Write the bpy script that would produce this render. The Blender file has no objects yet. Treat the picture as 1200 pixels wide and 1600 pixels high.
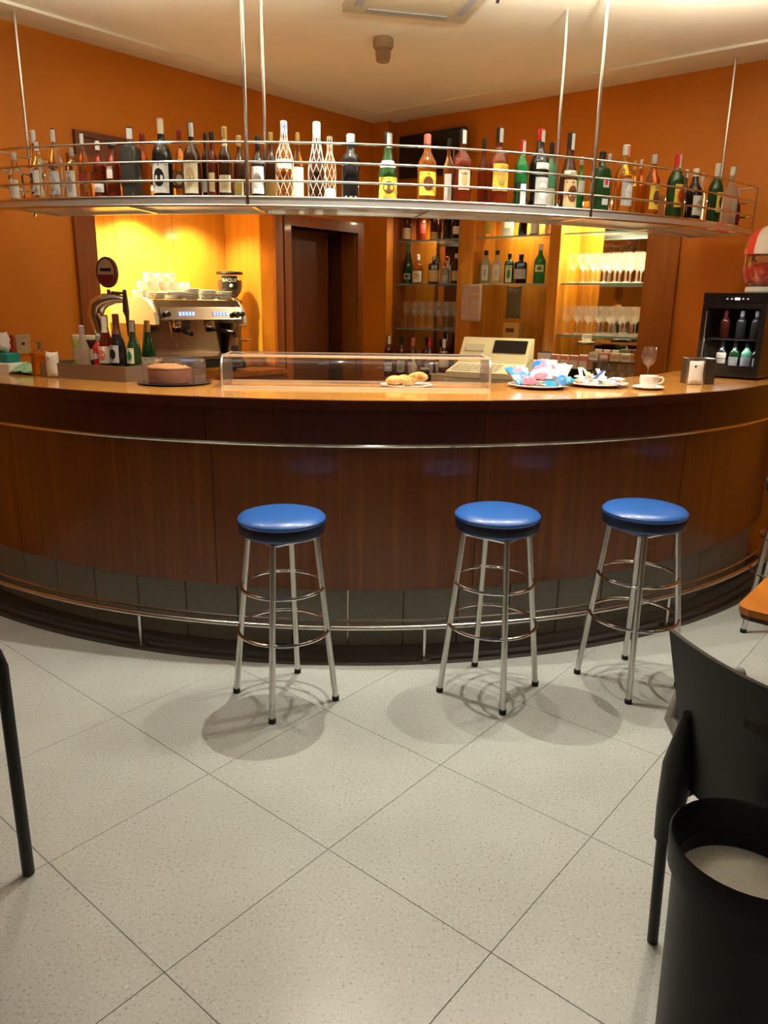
import bpy, math, random
from mathutils import Vector, Matrix
random.seed(7)
SC = bpy.context.scene
COL = SC.collection
rad = math.radians

# ------------------------------------------------------------------ camera
PITCH, ROLL = rad(15.49), rad(0.88)
cd = bpy.data.cameras.new('camera')
cam = bpy.data.objects.new('camera', cd); COL.objects.link(cam)
cd.sensor_fit = 'VERTICAL'; cd.sensor_height = 36.0; cd.lens = 1187 / 1600 * 36.0
cd.clip_start = 0.05; cd.clip_end = 60
fw = Vector((0, math.cos(PITCH), -math.sin(PITCH)))
up0 = Vector((0, math.sin(PITCH), math.cos(PITCH))); rt0 = Vector((1, 0, 0))
rt = rt0 * math.cos(ROLL) + up0 * math.sin(ROLL); up = up0 * math.cos(ROLL) - rt0 * math.sin(ROLL)
M = Matrix((rt, up, -fw)).transposed().to_4x4(); M.translation = Vector((0, 0, 1.56))
cam.matrix_world = M
SC.camera = cam

# ------------------------------------------------------------------ world, exposure
w = bpy.data.worlds.new('world'); SC.world = w; w.use_nodes = True
w.node_tree.nodes['Background'].inputs[0].default_value = (0.9, 0.75, 0.55, 1)
w.node_tree.nodes['Background'].inputs[1].default_value = 0.02
SC.view_settings.view_transform = 'Standard'; SC.view_settings.look = 'None'
SC.view_settings.exposure = -0.08; SC.view_settings.gamma = 1.0; SC.view_settings.use_curve_mapping = False

def lamp(kind, name, loc, energy, color, parent=None, **kw):
    ld = bpy.data.lights.new(name, kind); ld.energy = energy; ld.color = color
    for k, v in kw.items(): setattr(ld, k, v)
    o = bpy.data.objects.new(name, ld); COL.objects.link(o); o.location = loc; o.parent = parent
    return o
SC.cycles.transparent_max_bounces = 40
WARM = (1.0, 0.92, 0.76)
SPOT_W, UP_W, FILL_W = 82, 88, 3.5
SPOTS = [(-0.25, 3.38), (0.36, 3.34), (0.95, 3.40), (1.56, 3.52), (-1.36, 3.34)]

# ------------------------------------------------------------------ frames of the room
A = rad(50.2)
eL = Vector((math.cos(A), math.sin(A), 0)); eR = Vector((-math.sin(A), math.cos(A), 0))
CR = Vector((-0.071, 6.785, 0)); HC = 2.95
def LP(u, v, z=0): p = CR - eL * u - eR * v; return Vector((p.x, p.y, z))     # left wall: u from the corner, v into the room
def RP(u, v, z=0): p = CR - eR * u - eL * v; return Vector((p.x, p.y, z))     # right wall
RL, RR = A, A - math.pi / 2                                                     # rotation of things that face away from these walls
BX, BY = -0.21, 6.35                                                            # centre of the round bar
SX, SY, SR, SZ = -0.457, 7.217, 3.584, 2.0                                      # centre, radius and height of the hanging shelf

# ------------------------------------------------------------------ materials
MATS = {}
def pr(nt): return nt.nodes['Principled BSDF']
def mat(name, col, rough=0.5, metal=0.0, trans=0.0, ior=1.45, coat=0.0, emis=0.0, spec=0.5, alpha=1.0):
    if name in MATS: return MATS[name]
    m = bpy.data.materials.new(name); m.use_nodes = True; b = pr(m.node_tree)
    b.inputs['Base Color'].default_value = (*col, 1); b.inputs['Roughness'].default_value = rough
    b.inputs['Metallic'].default_value = metal; b.inputs['Transmission Weight'].default_value = trans
    b.inputs['IOR'].default_value = ior; b.inputs['Coat Weight'].default_value = coat
    b.inputs['Coat Roughness'].default_value = 0.08; b.inputs['Specular IOR Level'].default_value = spec
    if emis: b.inputs['Emission Color'].default_value = (*col, 1); b.inputs['Emission Strength'].default_value = emis
    MATS[name] = m; return m
def ramp(nt, fac, stops):
    r = nt.nodes.new('ShaderNodeValToRGB'); nt.links.new(fac, r.inputs[0])
    e = r.color_ramp.elements
    while len(e) < len(stops): e.new(0.5)
    for k, (p, c) in zip(e, stops): k.position = p; k.color = (*c, 1)
    return r.outputs[0]
def noise(nt, scale, vec3=(1, 1, 1), detail=3, rough=0.5, rotz=0.0):
    g = nt.nodes.new('ShaderNodeNewGeometry'); mp = nt.nodes.new('ShaderNodeMapping')
    mp.inputs['Scale'].default_value = vec3; mp.inputs['Rotation'].default_value = (0, 0, rotz)
    nt.links.new(g.outputs['Position'], mp.inputs['Vector'])
    n = nt.nodes.new('ShaderNodeTexNoise'); n.inputs['Scale'].default_value = scale
    n.inputs['Detail'].default_value = detail; n.inputs['Roughness'].default_value = rough
    nt.links.new(mp.outputs[0], n.inputs['Vector']); return n.outputs[0]
def wood(name, c1, c2, vec=(1, 1, 0.05), scale=28, rough=0.35, coat=0.3, rotz=0.0):
    m = mat(name, c1, rough, coat=coat); nt = m.node_tree
    f = noise(nt, scale, vec, 4, 0.6, rotz)
    nt.links.new(ramp(nt, f, [(0.32, c1), (0.55, c2), (0.72, c1)]), pr(nt).inputs['Base Color'])
    return m
def painted(name, col, rough=0.6, var=0.08, bump=0.05):
    m = mat(name, col, rough); nt = m.node_tree
    f = noise(nt, 3.0, (1, 1, 1), 4)
    d = tuple(c * (1 - var) for c in col)
    nt.links.new(ramp(nt, f, [(0.35, d), (0.65, col)]), pr(nt).inputs['Base Color'])
    f2 = noise(nt, 140.0, (1, 1, 1), 2); bp = nt.nodes.new('ShaderNodeBump'); bp.inputs['Strength'].default_value = bump
    bp.inputs['Distance'].default_value = 0.01
    nt.links.new(f2, bp.inputs['Height']); nt.links.new(bp.outputs[0], pr(nt).inputs['Normal'])
    return m
def terrazzo(name, base, dark, light, rough=0.3):
    m = mat(name, base, rough); nt = m.node_tree
    f = noise(nt, 120.0, (1, 1, 1), 3, 0.6); big = noise(nt, 2.2, (1, 1, 1), 3)
    c = ramp(nt, f, [(0.33, dark), (0.42, base), (0.60, base), (0.70, light)])
    mx = nt.nodes.new('ShaderNodeMixRGB'); mx.blend_type = 'MULTIPLY'; mx.inputs[0].default_value = 1.0
    nt.links.new(c, mx.inputs[1]); nt.links.new(ramp(nt, big, [(0.3, (0.86, 0.85, 0.84)), (0.7, (1, 1, 1))]), mx.inputs[2])
    v = nt.nodes.new('ShaderNodeTexVoronoi'); v.inputs['Scale'].default_value = 42.0
    g = nt.nodes.new('ShaderNodeNewGeometry'); nt.links.new(g.outputs['Position'], v.inputs['Vector'])
    mx2 = nt.nodes.new('ShaderNodeMixRGB'); nt.links.new(mx.outputs[0], mx2.inputs[1])
    mx2.inputs[2].default_value = (dark[0] * .6, dark[1] * .6, dark[2] * .6, 1)
    nt.links.new(ramp(nt, v.outputs['Distance'], [(0.0, (0.75,) * 3), (0.09, (0.0,) * 3)]), mx2.inputs[0])
    nt.links.new(mx2.outputs[0], pr(nt).inputs['Base Color'])
    return m
def thin_glass(name, tint=(1, 1, 1), base=0.03, rough=0.02, haze=0.0):
    if name in MATS: return MATS[name]
    m = bpy.data.materials.new(name); m.use_nodes = True; nt = m.node_tree; nt.nodes.remove(pr(nt))
    t = nt.nodes.new('ShaderNodeBsdfTransparent'); t.inputs[0].default_value = (*tint, 1)
    g = nt.nodes.new('ShaderNodeBsdfGlossy'); g.inputs['Roughness'].default_value = rough
    fr = nt.nodes.new('ShaderNodeLayerWeight'); fr.inputs[0].default_value = 0.5
    pw = nt.nodes.new('ShaderNodeMath'); pw.operation = 'POWER'; pw.inputs[1].default_value = 4.0; nt.links.new(fr.outputs['Facing'], pw.inputs[0])
    ad = nt.nodes.new('ShaderNodeMath'); ad.operation = 'MULTIPLY_ADD'; ad.inputs[1].default_value = 0.75; ad.inputs[2].default_value = base; nt.links.new(pw.outputs[0], ad.inputs[0])
    mx = nt.nodes.new('ShaderNodeMixShader'); nt.links.new(ad.outputs[0], mx.inputs[0])
    nt.links.new(t.outputs[0], mx.inputs[1]); nt.links.new(g.outputs[0], mx.inputs[2])
    out = mx.outputs[0]
    if haze:
        df = nt.nodes.new('ShaderNodeBsdfDiffuse'); tl_ = nt.nodes.new('ShaderNodeBsdfTranslucent'); sm = nt.nodes.new('ShaderNodeMixShader'); sm.inputs[0].default_value = 0.5
        nt.links.new(df.outputs[0], sm.inputs[1]); nt.links.new(tl_.outputs[0], sm.inputs[2])
        hz = nt.nodes.new('ShaderNodeMixShader'); hz.inputs[0].default_value = haze
        nt.links.new(out, hz.inputs[1]); nt.links.new(sm.outputs[0], hz.inputs[2]); out = hz.outputs[0]
    nt.links.new(out, nt.nodes['Material Output'].inputs[0]); MATS[name] = m; return m
def blotch(name, cols, scale=30, rough=0.35):
    m = mat(name, cols[0], rough); nt = m.node_tree; f = noise(nt, scale, (1, 1, 1), 1.0)
    n = len(cols); st = [(0.3 + 0.4 * i / n, c) for i, c in enumerate(cols)]
    o = ramp(nt, f, st); nt.links.new(o, pr(nt).inputs['Base Color'])
    for nd in nt.nodes:
        if nd.type == 'VALTORGB': nd.color_ramp.interpolation = 'CONSTANT'
    return m

M_WALL = painted('orange wall paint', (0.64, 0.195, 0.003), 0.5)
M_CEIL = painted('cream ceiling paint', (0.93, 0.88, 0.74), 0.45, 0.05, 0.02)
M_CEILB = painted('cream border paint', (0.88, 0.82, 0.66), 0.4, 0.05, 0.02)
M_BACK = painted('warm back wall paint', (0.30, 0.14, 0.05), 0.6)
M_TILE = terrazzo('grey terrazzo', (0.455, 0.485, 0.475), (0.25, 0.265, 0.255), (0.60, 0.64, 0.64), 0.30)
M_GROUT = painted('floor grout', (0.33, 0.32, 0.28), 0.8)
M_PLINTH = terrazzo('plinth stone', (0.25, 0.235, 0.19), (0.17, 0.16, 0.13), (0.31, 0.30, 0.25), 0.4)
M_DARKST = terrazzo('dark granite', (0.050, 0.043, 0.038), (0.03, 0.026, 0.022), (0.07, 0.06, 0.055), 0.45)
M_VEN = wood('bar veneer', (0.235, 0.068, 0.010), (0.16, 0.042, 0.006), (1, 1, 0.03), 24, 0.30, 0.35)
M_FASC = wood('dark mahogany', (0.070, 0.014, 0.005), (0.050, 0.010, 0.004), (1, 1, 0.08), 18, 0.32, 0.3)
M_TOP = wood('varnished worktop', (0.62, 0.30, 0.065), (0.52, 0.22, 0.040), (0.12, 1, 1), 22, 0.22, 0.6)
M_CAB = wood('orange shelf wood', (0.52, 0.20, 0.018), (0.42, 0.135, 0.010), (1, 1, 0.05), 20, 0.35, 0.3)
M_NICHE = wood('yellow niche wood', (0.74, 0.38, 0.045), (0.66, 0.30, 0.03), (1, 1, 0.04), 14, 0.4, 0.15)
M_POST = wood('brown post wood', (0.30, 0.085, 0.012), (0.22, 0.055, 0.008), (1, 1, 0.04), 22, 0.35, 0.25)
M_PILR = wood('orange brown pillar wood', (0.36, 0.115, 0.010), (0.29, 0.085, 0.007), (1, 1, 0.04), 20, 0.35, 0.25)
M_DOOR = wood('dark door wood', (0.16, 0.045, 0.012), (0.12, 0.032, 0.009), (1, 1, 0.04), 22, 0.4, 0.15)
M_TABLE = wood('orange table wood', (0.55, 0.19, 0.015), (0.47, 0.145, 0.010), (1, 0.1, 1), 16, 0.3, 0.3)
M_CHROME = mat('chrome', (0.78, 0.77, 0.74), 0.13, 1.0)
M_ALU = mat('brushed aluminium', (0.84, 0.82, 0.79), 0.30, 0.82)
M_MACH = mat('machine steel', (0.40, 0.35, 0.29), 0.2, 1.0)
M_TUBE = mat('satin steel tube', (0.66, 0.65, 0.62), 0.24, 1.0)
M_STEEL = mat('brushed steel', (0.60, 0.57, 0.52), 0.28, 1.0)
M_DSTEEL = mat('dark steel', (0.22, 0.20, 0.18), 0.3, 1.0)
M_BLUE = mat('blue vinyl', (0.018, 0.105, 0.40), 0.36, coat=0.35)
M_RUB = mat('black rubber', (0.012, 0.012, 0.012), 0.7)
M_BLACK = mat('black plastic', (0.009, 0.009, 0.009), 0.45)
M_BLKG = mat('gloss black', (0.012, 0.011, 0.012), 0.12)
M_NAVY = mat('blue black plastic', (0.005, 0.005, 0.010), 0.5)
M_WHITE = mat('white china', (0.82, 0.80, 0.75), 0.2, coat=0.3)
M_CREAM = mat('cream plastic', (0.74, 0.68, 0.50), 0.4)
M_PAPER = mat('white paper', (0.80, 0.78, 0.72), 0.6)
M_GREY = mat('grey plastic', (0.33, 0.33, 0.33), 0.35)
M_GLASS = thin_glass('clear glass', (1, 1, 1), 0.10, 0.06, 0.085)
M_CASE2 = thin_glass('bar glass', (0.96, 0.95, 0.95), 0.10, 0.05, 0.03)
M_CASE = thin_glass('display glass', (1, 1, 1), 0.05, 0.03, 0.015)
M_PANE = thin_glass('shelf glass', (0.93, 0.98, 0.95), 0.08, 0.03, 0.02)
M_PLAST = thin_glass('clear plastic', (0.97, 0.95, 0.96), 0.09, 0.08, 0.07)
M_SMOKE = thin_glass('smoked glass', (0.62, 0.60, 0.60), 0.02, 0.03)
M_EDGE = mat('aqua glass edge', (0.25, 0.42, 0.44), 0.1, trans=0.4)
M_MIRROR = mat('mirror', (0.55, 0.52, 0.50), 0.03, 1.0)

# ------------------------------------------------------------------ mesh builder
class MB:
    def __init__(s): s.v = []; s.f = []; s.m = []; s.k = 0
    def add(s, vs, fs):
        b = len(s.v); s.v += [tuple(x) for x in vs]; s.f += [tuple(b + i for i in f) for f in fs]; s.m += [s.k] * len(fs); return s
    def slot(s, k): s.k = k; return s
    def box(s, x0, x1, y0, y1, z0, z1, T=None):
        vs = [Vector((x, y, z)) for z in (z0, z1) for x, y in ((x0, y0), (x1, y0), (x1, y1), (x0, y1))]
        if T: vs = [T @ q for q in vs]
        return s.add(vs, [(3, 2, 1, 0), (4, 5, 6, 7), (0, 1, 5, 4), (1, 2, 6, 5), (2, 3, 7, 6), (3, 0, 4, 7)])
    def bbox(s, x0, x1, y0, y1, z0, z1, b=0.004):
        # box with chamfered vertical and top edges
        o = [(x0 + b, y0), (x1 - b, y0), (x1, y0 + b), (x1, y1 - b), (x1 - b, y1), (x0 + b, y1), (x0, y1 - b), (x0, y0 + b)]
        i = [(x0 + b, y0 + b), (x1 - b, y0 + b), (x1 - b, y0 + b), (x1 - b, y1 - b), (x1 - b, y1 - b), (x0 + b, y1 - b), (x0 + b, y1 - b), (x0 + b, y0 + b)]
        vs = [(x, y, z0) for x, y in o] + [(x, y, z1 - b) for x, y in o] + [(x, y, z1) for x, y in i]
        fs = [tuple(range(7, -1, -1)), tuple(range(16, 24))]
        for r in (0, 8): fs += [(r + k, r + (k + 1) % 8, r + 8 + (k + 1) % 8, r + 8 + k) for k in range(8)]
        return s.add(vs, fs)
    def lathe(s, prof, n=20, c=(0, 0, 0), sq=2.0, a0=0.0, a1=2 * math.pi, cap=True):
        full = abs(a1 - a0 - 2 * math.pi) < 1e-6; m = n if full else n + 1
        vs = []
        for r, z in prof:
            for k in range(m):
                a = a0 + (a1 - a0) * k / n; ca, sa = math.cos(a), math.sin(a)
                if sq != 2.0:
                    d = (abs(ca) ** sq + abs(sa) ** sq) ** (-1 / sq)
                else: d = 1.0
                vs.append((c[0] + r * d * ca, c[1] + r * d * sa, c[2] + z))
        fs = []
        for i in range(len(prof) - 1):
            for k in range(n):
                k2 = (k + 1) % m
                fs.append((i * m + k, i * m + k2, (i + 1) * m + k2, (i + 1) * m + k))
        if cap and full:
            if prof[0][0] > 1e-6: fs.append(tuple(range(m - 1, -1, -1)))
            if prof[-1][0] > 1e-6: fs.append(tuple((len(prof) - 1) * m + k for k in range(m)))
        return s.add(vs, fs)
    def tube(s, pts, r, n=10, closed=False, cap=True):
        P = [Vector(p) for p in pts]; N = len(P); vs = []; prev = None
        for i, p in enumerate(P):
            if closed: t = (P[(i + 1) % N] - P[i - 1])
            else: t = (P[min(i + 1, N - 1)] - P[max(i - 1, 0)])
            t.normalize()
            if prev is None:
                a = Vector((0, 0, 1)) if abs(t.z) < 0.9 else Vector((1, 0, 0)); nn = t.cross(a).normalized()
            else:
                nn = (prev - t * prev.dot(t)).normalized()
            prev = nn; bn = t.cross(nn)
            rr = r[i] if isinstance(r, (list, tuple)) else r
            for k in range(n):
                a = 2 * math.pi * k / n; vs.append(p + (nn * math.cos(a) + bn * math.sin(a)) * rr)
        fs = []
        for i in range(N if closed else N - 1):
            j = (i + 1) % N
            for k in range(n): fs.append((i * n + k, i * n + (k + 1) % n, j * n + (k + 1) % n, j * n + k))
        if cap and not closed: fs += [tuple(range(n - 1, -1, -1)), tuple((N - 1) * n + k for k in range(n))]
        return s.add(vs, fs)
    def arc(s, R0, R1, z0, z1, t0, t1, n=24):
        # slab along an arc; angle 0 looks to -Y, positive to +X
        vs = []
        for i in range(n + 1):
            t = rad(t0 + (t1 - t0) * i / n); sx, cy = math.sin(t), -math.cos(t)
            vs += [(R0 * sx, R0 * cy, z0), (R1 * sx, R1 * cy, z0), (R1 * sx, R1 * cy, z1), (R0 * sx, R0 * cy, z1)]
        fs = []
        for i in range(n):
            for k in range(4): fs.append((4 * i + k, 4 * i + (k + 1) % 4, 4 * i + 4 + (k + 1) % 4, 4 * i + 4 + k))
        fs += [(3, 2, 1, 0), (4 * n, 4 * n + 1, 4 * n + 2, 4 * n + 3)]
        return s.add(vs, fs)
    def arctube(s, R, z, t0, t1, r, n=40, seg=8):
        return s.tube([(R * math.sin(rad(t0 + (t1 - t0) * i / n)), -R * math.cos(rad(t0 + (t1 - t0) * i / n)), z) for i in range(n + 1)], r, seg)
    def prism(s, poly, y0, y1):
        # polygon in x,z extruded along y
        n = len(poly); vs = [(x, y0, z) for x, z in poly] + [(x, y1, z) for x, z in poly]
        fs = [tuple(range(n)), tuple(range(2 * n - 1, n - 1, -1))] + [(k, k + n, (k + 1) % n + n, (k + 1) % n) for k in range(n)]
        return s.add(vs, fs)
    def prismx(s, poly, x0, x1):
        # polygon in y,z extruded along x
        n = len(poly); vs = [(x0, y, z) for y, z in poly] + [(x1, y, z) for y, z in poly]
        fs = [tuple(range(n - 1, -1, -1)), tuple(range(n, 2 * n))] + [(k, (k + 1) % n, (k + 1) % n + n, k + n) for k in range(n)]
        return s.add(vs, fs)
    def pillow(s, wd, ht, th, n=8, crumple=0.0, seed=0):
        # upright stuffed sachet, width x, height z, thickness y
        rn = random.Random(seed); vs = []; fs = []
        for side in (-1, 1):
            b = len(vs)
            for j in range(n + 1):
                for i in range(n + 1):
                    u, v = i / n * 2 - 1, j / n * 2 - 1
                    bul = ((1 - u * u) * (1 - v ** 4)) ** 0.5 if abs(u) < 1 and abs(v) < 1 else 0
                    pin = 1 - 0.10 * (1 - abs(v)) ** 0.7
                    q = crumple * (rn.random() - .5) if 0 < i < n and 0 < j < n else 0
                    vs.append((u * wd / 2 * pin, side * (th / 2 * bul + q), (v + 1) / 2 * ht * (1 - 0.05 * (1 - u * u) * (v > 0))))
            for j in range(n):
                for i in range(n):
                    q = (b + j * (n + 1) + i, b + j * (n + 1) + i + 1, b + (j + 1) * (n + 1) + i + 1, b + (j + 1) * (n + 1) + i)
                    fs.append(q if side < 0 else q[::-1])
        return s.add(vs, fs)
    def mesh(s, name, mats, smooth=True):
        me = bpy.data.meshes.new(name); me.from_pydata(s.v, [], s.f)
        if not isinstance(mats, (list, tuple)): mats = [mats]
        for m in mats: me.materials.append(m)
        for p, k in zip(me.polygons, s.m): p.material_index = k; p.use_smooth = smooth
        if smooth:
            me.update()
            try: me.set_sharp_from_angle(angle=rad(38))
            except Exception: pass
        return me
    def build(s, name, mats, parent=None, loc=(0, 0, 0), rz=0.0, smooth=True):
        return put(name, s.mesh(name, mats, smooth), parent, loc, rz)
def put(name, me, parent=None, loc=(0, 0, 0), rz=0.0):
    o = bpy.data.objects.new(name, me); COL.objects.link(o); o.location = loc; o.rotation_euler = (0, 0, rz); o.parent = parent
    return o
def tag(o, label=None, cat=None, group=None, kind=None):
    if label: o['label'] = label
    if cat: o['category'] = cat
    if group: o['group'] = group
    if kind: o['kind'] = kind
    return o
def thing(name, label, cat, loc=(0, 0, 0), rz=0.0, group=None):
    o = bpy.data.objects.new(name, None); COL.objects.link(o); o.location = loc; o.rotation_euler = (0, 0, rz); o.empty_display_size = 0.05
    return tag(o, label, cat, group)
def struct(name, loc=(0, 0, 0), rz=0.0):
    o = bpy.data.objects.new(name, None); COL.objects.link(o); o.location = loc; o.rotation_euler = (0, 0, rz); o.empty_display_size = 0.05
    o['kind'] = 'structure'; return o
def dup(root, loc, rz=0.0, label=None, group=None):
    r = root.copy(); COL.objects.link(r); r.location = loc; r.rotation_euler = (0, 0, rz)
    if label: r['label'] = label
    if group: r['group'] = group
    for ch in list(root.children):
        c = ch.copy(); COL.objects.link(c); c.parent = r
        for g in ch.children:
            d = g.copy(); COL.objects.link(d); d.parent = c
    return r
def text_mesh(body, size, bend=0.0):
    cu = bpy.data.curves.new('lettering', 'FONT'); cu.body = body; cu.size = size; cu.align_x = 'CENTER'; cu.align_y = 'CENTER'; cu.extrude = 0.0004
    o = bpy.data.objects.new('lettering', cu); COL.objects.link(o); bpy.context.view_layer.update()
    me = bpy.data.meshes.new_from_object(o.evaluated_get(bpy.context.evaluated_depsgraph_get()))
    bpy.data.objects.remove(o)
    for v in me.vertices:
        x, y, z = v.co
        if bend: a = x / bend; v.co = ((bend + z) * math.sin(a), -(bend + z) * math.cos(a), y)
        else: v.co = (x, -z, y)
    return me
def lettering(body, size, m, parent, loc, bend=0.0):
    me = text_mesh(body, size, bend); me.materials.clear(); me.materials.append(m)
    return put('lettering', me, parent, loc)

# ================================================================== the room
ROOM = 8.2
fl = MB().box(-ROOM, 0.6, -ROOM, 0.6, -0.10, -0.0025).build('floor', M_GROUT, None, CR, A)
tag(fl, kind='structure')
TS = 0.564
tile_me = MB().bbox(0, TS - 0.0018, 0, TS - 0.0018, -0.02, 0.0, 0.0007).mesh('tile', M_TILE, False)
og = Vector((0.2839, 1.5327, 0)) - CR
ou, ov = og.dot(eL), og.dot(eR)
ou -= math.floor((ou + ROOM) / TS) * TS; ov -= math.floor((ov + ROOM) / TS) * TS
i = 0
while ou + (i + 1) * TS < 0.4:
    j = 0
    while ov + (j + 1) * TS < 0.4:
        put('tile', tile_me, fl, (ou + i * TS + 0.0009, ov + j * TS + 0.0009, 0)); j += 1
    i += 1
tag(MB().arc(3.0, 3.285, 0.0005, 0.004, -46, 60, 60).build('trim_1', M_DARKST, None, (BX, BY, 0)), kind='structure')
tag(MB().box(-ROOM, 0.3, -ROOM, 0.3, HC, HC + 0.1).build('ceiling', M_CEIL, None, CR, A), kind='structure')
# the ceiling's dropped border along both walls
tag(MB().box(-0.32, 0, -ROOM, 0, HC - 0.014, HC).build('trim_2', M_CEILB, None, CR, A), kind='structure')
tag(MB().box(-ROOM, -0.32, -0.24, 0, HC - 0.014, HC).build('trim_3', M_CEILB, None, CR, A), kind='structure')
# left wall (local: x along the wall to the corner, y into the wall)
NU0, NU1, NZ0, NZ1, ND = 1.205, 2.62, 0.9, 2.26, 0.55     # alcove of the coffee machine
DU0, DU1, DZ = 0.30, 1.04, 2.09                            # doorway
b = MB().box(-ROOM, -NU1, 0, 0.14, 0, HC).box(-NU1, -NU0, 0, 0.14, NZ1, HC).box(-NU1, -NU0, 0, 0.14, 0, NZ0)
b.box(-NU0, -DU1, 0, 0.14, 0, HC).box(-DU1, -DU0, 0, 0.14, DZ, HC).box(-DU0, 0.0, 0, 0.14, 0, HC)
tag(b.build('wall_left', M_WALL, None, CR, RL, False), kind='structure')
al = struct('wall_alcove', CR, RL)
wdt = (NU1 - NU0) / 3
for k in range(3):
    MB().box(-NU1 + k * wdt + 0.0015, -NU1 + (k + 1) * wdt - 0.0015, ND, ND + 0.02, NZ0, NZ1).build('back_panel', M_NICHE, al, smooth=False)
MB().box(-NU0, -NU0 + 0.02, 0.0, ND, NZ0, NZ1).build('side_panel', M_NICHE, al, smooth=False)
MB().box(-NU1 - 0.02, -NU1, 0.0, ND, NZ0, NZ1).build('side_panel', M_NICHE, al, smooth=False)
MB().box(-NU1, -NU0, 0.0, ND, NZ1, NZ1 + 0.02).build('top_panel', M_NICHE, al, smooth=False)
MB().box(-NU1, -NU0, 0.0, ND, NZ0 - 0.02, NZ0).build('bottom_panel', M_NICHE, al, smooth=False)
MB().box(-NU1 - 0.13, -NU1 + 0.0, -0.03, 0.0, 0, NZ1 + 0.08).build('post', M_POST, al, smooth=False)
MB().box(-NU0, -NU0 + 0.075, -0.03, 0.0, 0, NZ1 + 0.08).build('post', M_POST, al, smooth=False)
MB().box(-NU1, -NU0, -0.03, 0.0, NZ1, NZ1 + 0.08).build('header', M_POST, al, smooth=False)
# doorway
d = struct('door_1', CR, RL)
MB().box(-DU1 - 0.07, -DU1, -0.025, 0.16, 0, DZ).box(-DU0, -DU0 + 0.07, -0.025, 0.16, 0, DZ).box(-DU1 - 0.07, -DU0 + 0.07, -0.025, 0.16, DZ, DZ + 0.08).build('door_frame', M_POST, d, smooth=False)
MB().box(-DU1 - 0.02, -DU0 - 0.10, 0.22, 0.26, 0.005, DZ + 0.05).build('door_leaf', M_DOOR, d, smooth=False)
MB().box(-DU1 - 0.08, -DU0 + 0.08, 0.5, 0.52, 0, DZ + 0.1).box(-DU1 - 0.08, -DU1 - 0.06, 0.161, 0.5, 0, DZ + 0.1).box(-DU0 + 0.06, -DU0 + 0.08, 0.161, 0.5, 0, DZ + 0.1).box(-DU1 - 0.06, -DU0 + 0.06, 0.161, 0.5, DZ + 0.08, DZ + 0.1).build('passage_lining', M_DOOR, d, smooth=False)
MB().tube([(-DU0 - 0.16, 0.22, 1.05), (-DU0 - 0.16, 0.17, 1.05), (-DU0 - 0.28, 0.165, 1.05)], 0.009, 8).build('handle', M_STEEL, d)
# right wall (local: x along the wall away from the corner, y into the wall)
UB0, UB1 = 0.10, 2.33
b = MB().box(-0.1, UB0, 0, 0.36, 0, HC).box(UB0, UB1, 0, 0.36, 2.28, HC).box(UB0, UB1, 0, 0.36, 0, 0.9).box(UB1, ROOM, 0, 0.36, 0, HC).box(UB0, UB1, 0.34, 0.36, 0.9, 2.28)
tag(b.build('wall_right', M_WALL, None, CR, RR, False), kind='structure')
tag(MB().box(0.0, 0.16, -0.10, 0.0, 0, HC - 0.014).build('wall_corner_pier', M_WALL, None, CR, RR, False), kind='structure')
tag(MB().box(-ROOM - 0.1, 0.2, -ROOM - 0.1, -ROOM, 0, HC).build('wall_behind', M_BACK, None, CR, A, False), kind='structure')
tag(MB().box(-ROOM - 0.1, -ROOM, -ROOM, 0.2, 0, HC).build('wall_far_side', M_BACK, None, CR, A, False), kind='structure')

# ceiling fittings
ac = thing('air_conditioner', 'beige square ceiling air-conditioning panel at the top edge of the photo', 'air conditioner', (0.13, 3.98, HC), rad(13))
MB().bbox(-0.31, 0.31, -0.31, 0.31, -0.035, 0.0, 0.006).build('panel', mat('beige grille', (0.50, 0.42, 0.28), 0.5), ac, smooth=False)
for k in range(4):
    c, s_ = [(0, -0.25), (0.25, 0), (0, 0.25), (-0.25, 0)][k]
    hx, hy = (0.2, 0.018) if k % 2 == 0 else (0.018, 0.2)
    MB().box(c - hx, c + hx, s_ - hy, s_ + hy, -0.039, -0.0355).build('air_slot', M_GREY, ac, smooth=False)
sd = thing('smoke_detector', 'small round tan smoke detector hanging from the ceiling', 'smoke detector', (-0.044, 4.70, HC))
M_TAN = mat('tan plastic', (0.34, 0.23, 0.12), 0.45)
MB().lathe([(0.05, 0.0), (0.056, -0.012), (0.056, -0.045), (0.046, -0.058)], 24).build('base', M_TAN, sd)
MB().lathe([(0.040, -0.058), (0.043, -0.068), (0.041, -0.10), (0.034, -0.118), (0.0, -0.12)], 24).build('sensor_head', M_TAN, sd)

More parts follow.
